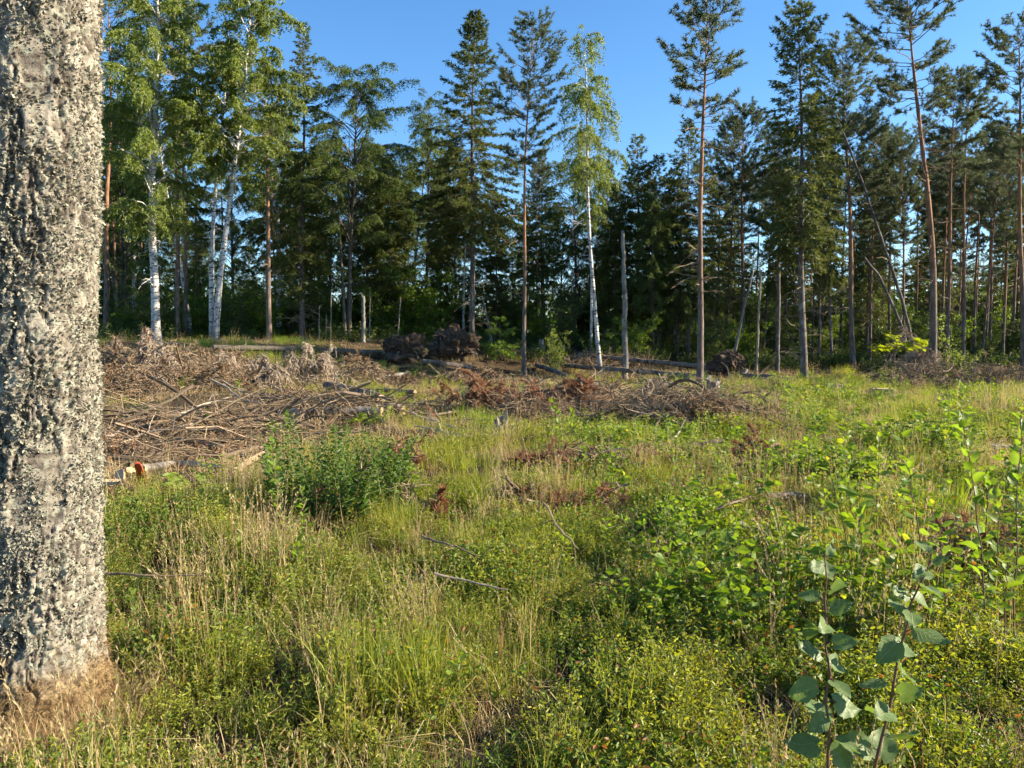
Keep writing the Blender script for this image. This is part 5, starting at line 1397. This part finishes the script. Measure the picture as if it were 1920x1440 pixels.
V_bram = [cluster([lambda: leaf_clump(7, .28, .14, 13, .036, 'bramble', .6, .3), lambda: leaf_clump(6, .36, .12, 11, .046, 'bramble', .62, .3), cov_c, lambda: leaf_clump(4, .40, .10, 9, .058, 'bramble', .66, .25)], 4, .20) for _ in range(6)]
V_fern = [cluster([lambda: fern_clump(6, .45, 'fern'), lambda: leaf_clump(8, .32, .16, 12, .05, 'fern', .55, .3)], 4, .34) for _ in range(3)]
V_litter = [cluster([lambda: grass_clump(22, .20, .16, .005, 'straw', 2.2, seg=2), lambda: grass_clump(16, .15, .16, .006, 'rust', 2.4, seg=2)], K, .38) for _ in range(3)]
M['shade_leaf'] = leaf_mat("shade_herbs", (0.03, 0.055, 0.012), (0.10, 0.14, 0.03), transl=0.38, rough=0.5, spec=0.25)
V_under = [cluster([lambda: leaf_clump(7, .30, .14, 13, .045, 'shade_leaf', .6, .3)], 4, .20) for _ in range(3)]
V_foot = [src_obj(a_[0].mesh("clump", a_[1])) for a_ in (grass_clump(22, .40, .12, .0028, 'straw', .9), grass_clump(26, .16, .16, .004, 'straw', 2.2, seg=2), grass_clump(26, .14, .16, .006, 'rust', 2.4, seg=2))]

def field(c, y0, y1, tmax=.78):
    """points over the visible wedge, c/y per square metre"""
    n = int(2 * tmax * c * (y1 - y0))
    y = U(y0, y1, n); x = U(-tmax, tmax, n) * y
    return x, y
def patch(x, y, sc, seed):
    return fbm(np.stack([x * sc, y * sc, np.zeros_like(x) + seed * 9.1], -1), 3)
def slash_mask(x, y):
    t = x / y
    start = 7.0 + 4.0 * sstep(-.42, -.18, t)
    # bare slash at the left between the near grass and the birches, and the middle heap
    m = sstep(start - .5, start + 1.0, y) * sstep(-.06, -.20, t + .015 * (y - 14)) * (1 - .75 * sstep(30, 36, y))
    m = np.maximum(m, .75 * sstep(13.5, 15.5, y) * sstep(.34, .24, np.abs(t - .08)))
    return m
def keep(x, y, prob):
    k = U(0, 1, len(x)) < prob
    return x[k], y[k]
def trunk_free(x, y):
    return np.hypot(x + 2.04, y - 3.25) > .42
def hum(x, y):
    """hummocks and hollows: where plants stand high, and where the dark ground shows"""
    return patch(x, y, 1.9, 31)
def lay(name, label, cat, x, y, variants, s0, s1, grow=.006, tilt=.08, hummock=1.0):
    k = trunk_free(x, y); x, y = x[k], y[k]
    z = terrain(x, y); n = len(x)
    rot = np.stack([rng.normal(size=n) * tilt, rng.normal(size=n) * tilt, U(0, 6.28, n)], -1)
    sc = U(s0, s1, n) * (1 + grow * np.maximum(y - 6, 0)) * (1 - hummock * .5 + hummock * sstep(.33, .60, hum(x, y)))
    return scatter(name, label, np.stack([x, y, z], -1), rot, sc, variants, cat)
def gap(x, y, lo=.36, hi=.46): return sstep(lo, hi, hum(x, y))
def zoneA(x, y): return patch(x, y, .62, 1)       # leafy against grassy ground
def rightness(x, y): return sstep(.02, .24, x / y)

# dwarf shrub cover
lab = "small-leaved dwarf shrubs covering the near clearing floor"
x, y = field(440, 1.5, 8.5)
pr = np.clip(.58 + 5.0 * (zoneA(x, y) - .43) + .55 * sstep(5.2, 3.6, y), .2, 1) * (.3 + .7 * gap(x, y, .34, .43)) * (1 - slash_mask(x, y)) * .9
x, y = keep(x, y, pr); lay("ground_cover", lab, "ground cover", x, y, V_cover_n, .8, 1.2, hummock=.55)
x, y = field(95, 8.5, 34)
pr = np.clip(.5 + 3.5 * (zoneA(x, y) - .44), .05, 1) * (.25 + .75 * gap(x, y)) * (1 - slash_mask(x, y)) * (1 - .4 * sstep(12, 20, y))
x, y = keep(x, y, pr); lay("far_ground_cover", "dwarf shrubs and herbs over the farther clearing floor", "ground cover", x, y, V_cover, .8, 1.2)
# grass
x, y = field(230, 1.5, 8.5)
pr = np.clip(.42 - 4.5 * (zoneA(x, y) - .43) + .35 * sstep(4.4, 5.6, y), .10, 1) * (.25 + .75 * gap(x, y, .34, .43)) * (1 - slash_mask(x, y)) * (1 - .5 * rightness(x, y)) * (.5 + .4 * sstep(3.2, 4.6, y))
x, y = keep(x, y, pr); lay("grass", "yellow-green wild grass in the near clearing", "grass", x, y, V_grass_n, .65, 1.05, hummock=.5)
x, y = field(80, 8.5, 40)
pr = np.clip(.45 - 3 * (zoneA(x, y) - .43), .12, 1) * (.3 + .7 * gap(x, y)) * (1 - .92 * slash_mask(x, y)) * (1 - .4 * rightness(x, y) * sstep(14, 9, y)) * (1 - .45 * sstep(28, 33, y))
x, y = keep(x, y, pr); lay("far_grass", "yellow-green wild grass in the farther clearing", "grass", x, y, V_grass, .55, .95)
x, y = field(85, 5.0, 36)
pr = np.clip(4.0 * (patch(x, y, .9, 3) - .44), 0, 1) * (1 - slash_mask(x, y)) * sstep(5.5, 8.5, y)
x, y = keep(x, y, pr); lay("fresh_grass", "bright fresh green grass tufts in the middle of the clearing", "grass", x, y, V_fresh, .7, 1.15, hummock=.4)
x, y = field(140, 1.7, 40)
pr = np.clip(.20 + 4.0 * (patch(x, y, 1.0, 4) - .46), 0, 1) * (1 - .85 * slash_mask(x, y)) * (1 - .4 * rightness(x, y) * sstep(14, 8, y)) * (1 - .4 * sstep(8, 14, y)) * (.7 + .3 * sstep(2.8, 4.2, y))
x, y = keep(x, y, pr); lay("dry_grass", "straw-coloured dry grass stalks standing among the green", "grass", x, y, V_straw, .7, 1.1, hummock=.3)
x, y = field(135, 2.6, 28)
pr = np.clip(.26 + 4.2 * (patch(x, y, .9, 5) - .43), 0, 1) * sstep(.04, .26, x / y) * (.1 + .9 * gap(x, y)) * sstep(2.4, 3.8, y) * (1 - .45 * sstep(12, 18, y))
x, y = keep(x, y, pr); lay("brambles", "broad-leaved low brambles filling the right of the clearing", "ground cover", x, y, V_bram, .7, 1.15, hummock=.8)
x, y = field(60, 8, 30)
pr = np.clip(3.0 * (patch(x, y, .6, 6) - .40), 0, 1) * (1 - .9 * slash_mask(x, y)) * sstep(-.1, .15, x / y)
x, y = keep(x, y, pr); lay("ferns", "light green ferns and herbs at the back right of the clearing", "ferns", x, y, V_fern, .7, 1.1, hummock=.5)
x, y = field(26, 8, 32)
pr = np.clip(3.0 * (patch(x, y, 1.0, 16) - .50), 0, 1) * sstep(.3, .8, slash_mask(x, y))
x, y = keep(x, y, pr); lay("slash_weeds", "few green weeds growing up through the felling slash", "weeds", x, y, V_fern + V_bram, .6, 1.1, hummock=.0)
x, y = field(42, 1.6, 40); lay("litter", "dry stems and needles littering the clearing floor", "litter", x, y, V_litter, .8, 1.4, .012)
x, y = field(120, 38, 75, .95); pr = np.clip(.55 + patch(x, y, .3, 8) - .4, 0, 1)
x, y = keep(x, y, pr * .4); lay("forest_undergrowth", "low green undergrowth on the floor of the wood", "undergrowth", x, y, V_under, 1.6, 2.6, .0)
# tall pale dead stalks at the right
g0 = gnd(1850, 765)
n = 60; xx = g0[0] + rng.normal(size=n) * 1.1; yy = g0[1] + rng.normal(size=n) * .9
mb_, mt_ = grass_clump(3, .75, .06, .012, 'straw', .3)
scatter("dry_stalks", "tall pale dead stalks standing at the far right edge of the clearing", np.stack([xx, yy, terrain(xx, yy)], -1),
        np.stack([rng.normal(size=n) * .15, rng.normal(size=n) * .15, U(0, 6.28, n)], -1), U(.8, 1.4, n), [src_obj(mb_.mesh("clump", mt_))], "grass")

# ------------------------------------------------------------------ the big lichen-covered trunk close by
def big_trunk():
    cx, cy = -2.07, 3.25
    R = .238
    g = float(terrain(cx, cy))
    m_b, nt, out = nodes("lichen_bark")
    pal = nt.nodes.new("ShaderNodeAttribute"); pal.attribute_name = "tint"
    ms = nt.nodes.new("ShaderNodeAttribute"); ms.attribute_name = "moss"
    cr = nt.nodes.new("ShaderNodeValToRGB"); e = cr.color_ramp.elements
    e[0].position = 0.0; e[0].color = (.035, .03, .025, 1); e[1].position = 1.0; e[1].color = (.47, .43, .36, 1)
    a = cr.color_ramp.elements.new(.35); a.color = (.09, .075, .06, 1); a = cr.color_ramp.elements.new(.62); a.color = (.27, .24, .19, 1)
    nt.links.new(pal.outputs['Fac'], cr.inputs[0])
    c2 = mixc(nt, ramp(nt, noise(nt, 26, 4), .5, .62), cr.outputs[0], (.27, .27, .21))
    c2 = mixc(nt, math_n(nt, 'MULTIPLY', ramp(nt, noise(nt, 60, 4), .52, .62), .5), c2, (.10, .09, .07))
    c3 = mixc(nt, ms.outputs['Fac'], c2, mixc(nt, ramp(nt, noise(nt, 14, 4), .4, .65), (.12, .075, .035), (.26, .185, .095)))
    b = nt.nodes.new("ShaderNodeBsdfPrincipled"); nt.links.new(c3, b.inputs['Base Color']); b.inputs['Roughness'].default_value = .9; b.inputs['Specular IOR Level'].default_value = .15
    bp = nt.nodes.new("ShaderNodeBump"); bp.inputs['Strength'].default_value = .7; bp.inputs['Distance'].default_value = .006
    nt.links.new(noise(nt, 110, 5), bp.inputs['Height']); nt.links.new(bp.outputs[0], b.inputs['Normal']); nt.links.new(b.outputs[0], out.inputs[0])
    nth = 270
    zs = np.concatenate([np.arange(-.12, 3.5, .0066), np.linspace(3.55, 14, 60)])
    th = np.linspace(0, 2 * np.pi, nth, endpoint=False)
    Z, T = np.meshgrid(zs, th, indexing='ij')
    fl = 1 + .34 * np.exp(-np.maximum(Z, 0) / .13) * (.75 + .45 * np.sin(3 * T + 1.2)) + .05 * np.exp(-np.maximum(Z, 0) / .35)
    base = R * fl * (1 - .45 * np.clip((Z - 3.2) / 11, 0, 1)) * (1 + .015 * np.sin(2 * T + .8 * Z) + .012 * np.sin(3 * T - 1.7 * Z))
    C = np.stack([np.cos(T) * R, np.sin(T) * R, Z], -1)
    warp = (fbm(C * 8, 3) - .45)[..., None] * np.array([.09, .09, .10])
    # bark plates: ridged noise stretched along the trunk
    rid = np.abs(fbm((C + warp) * np.array([27, 27, 3.6]), 4) - .47) * 2
    plate = sstep(.01, .12, rid)
    ppatch = sstep(.24, .33, fbm(C * np.array([5, 5, 2.0]) + 31, 3))     # rough corky bark against smooth birch bark
    fine = fbm(C * 55, 3); fine2 = fbm(C * 120 + 7, 2); chunk = sstep(.40, .52, fbm(C * np.array([34, 34, 22]) + 3, 3))
    lic = sstep(.40, .58, fbm(C * 12 + 11, 3)) * sstep(.36, .56, fbm(C * 85 + 5, 2))                            # lichen tufts
    disp = ppatch * (.016 * plate + .007 * chunk + .008 * (fine - .45) + .018 * (fine2 - .4)) + (1 - ppatch) * .010 * (fbm(C * np.array([8, 8, 45]), 2) - .4) + lic * (.012 * fine2 + .008)
    r = base + disp
    lean = lambda z: .030 * (np.clip(z, 0, 14) - .3)
    v = np.stack([np.cos(T) * r + lean(Z), np.sin(T) * r, Z], -1).reshape(-1, 3)
    smooth_pal = .52 + .9 * (fbm(C * np.array([7, 7, 38]) + 3, 3) - .45) + .25 * (fbm(C * 3 + 5, 2) - .45)
    rough_pal = .20 + .62 * plate * (.62 + .38 * chunk) * (.50 + 1.0 * (fine - .2))
    pal_v = np.clip(ppatch * rough_pal + (1 - ppatch) * smooth_pal, 0, 1); pal_v = np.where(lic > .5, np.clip(.45 + .6 * (fine2 - .3), 0, 1), pal_v)
    mossv = np.clip(sstep(.36, .06, Z + .30 * (fbm(C * 6, 3) - .45) * 2), 0, 1)
    i = np.arange(v.shape[0]).reshape(len(zs), nth)
    q = np.stack([i[:-1], np.roll(i, -1, 1)[:-1], np.roll(i, -1, 1)[1:], i[1:]], -1).reshape(-1, 4)
    me = MB().add(v, q, pal_v.reshape(-1)).mesh("trunk", [m_b], True)
    at_ = me.attributes.new("moss", 'FLOAT', 'POINT'); at_.data.foreach_set("value", mossv.reshape(-1).astype(np.float32))
    o = thing("lichen_tree", 'huge rough birch trunk crusted with pale lichen, cut by the left picture edge', 'tree', (cx, cy, g))
    part("trunk", me, o)
    # lichen: small crisp lobes standing off the bark
    M['lichen'] = leaf_mat("lichen", (.10, .095, .07), (.40, .385, .30), (.09, .08, .06), transl=.12, rough=.9, spec=.1)
    n = 150000
    a = U(0, 6.28, n); z = U(.35, 3.4, n)
    Cc = np.stack([np.cos(a) * R, np.sin(a) * R, z], -1)
    k = U(0, 1, n) < np.clip(.42 + 3.0 * (fbm(Cc * np.array([16, 16, 9]) + 2, 3) - .42) + .25 * sstep(.3, .4, fbm(Cc * np.array([5, 5, 2.0]) + 31, 3)), .04, 1)
    a, z = a[k], z[k]; n = len(a)
    zi = np.clip(((z + .12) / .0066).astype(int), 0, len(zs) - 1); ti = (a / (2 * np.pi) * nth).astype(int) % nth
    rr = r[zi, ti]; rad = np.stack([np.cos(a), np.sin(a), 0 * a], -1)
    P = rad * (rr - .002)[:, None]; P[:, 2] = z; P[:, 0] += lean(z)
    big_ = np.where(U(0, 1, n) < .22, 1.7, 1.0)
    mb = MB(); put(mb, blades(P, norm(rad * .8 + rdir(n) * .9), big_ * U(.005, .013, n), big_ * U(.005, .012, n), 'dia'), np.clip(U(.1, .95, n) + .15 * (big_ - 1), 0, .89))
    lo = part("lichen", mb.mesh("lichen", [M['lichen']]), o); lo["kind"] = "stuff"
    # dry moss and needles packed round the foot
    n = 16000; a = U(0, 6.28, n); z = U(-.02, .42, n) ** 1.0
    k = U(0, 1, n) < sstep(.30, .03, z + .30 * (fbm(np.stack([np.cos(a) * 2, np.sin(a) * 2, z * 3], -1), 2) - .45) * 2); a, z = a[k], z[k]; n = len(a)
    zi = np.clip(((z + .12) / .0066).astype(int), 0, len(zs) - 1); ti = (a / (2 * np.pi) * nth).astype(int) % nth
    rr = r[zi, ti] + U(0, .02, n); rad = np.stack([np.cos(a), np.sin(a), 0 * a], -1); P = rad * rr[:, None]; P[:, 2] = z; P[:, 0] += lean(z)
    mb = MB(); put(mb, blades(P, norm(rad * .6 + rdir(n) * .8 + np.array([0, 0, .15])), U(.012, .035, n), U(.002, .004, n)), U(0, 1, n))
    mo = part("moss", mb.mesh("moss", [M['moss_straw']]), o); mo["kind"] = "stuff"
    # the crown high above the frame
    c = SRC['birch_l']; kids = [k for k in CHILD[c.name] if k.name.startswith("crown")]
    cr2 = kids[0].copy(); COL.objects.link(cr2); cr2.parent = o; cr2.scale = (1.1, 1.1, 1.1); cr2.location = (.3, 0, 2.0)
    # dry grass leaning at the foot
    n = 420; a = U(-3.3, .6, n); q0 = np.stack([cx + np.cos(a) * U(.24, .62, n), cy + np.sin(a) * U(.24, .62, n)], -1)
    scatter("trunk_foot_grass", "dry tangled grass and needles round the foot of the big lichen trunk", np.stack([q0[:, 0], q0[:, 1], terrain(q0[:, 0], q0[:, 1])], -1),
            np.stack([rng.normal(size=n) * .35, rng.normal(size=n) * .35, U(0, 6.28, n)], -1), U(.35, .8, n), V_foot, "grass")
big_trunk()
for k in list(bpy.data.objects):
    for key in ("height", "trunk_px"):
        if key in k: del k[key]
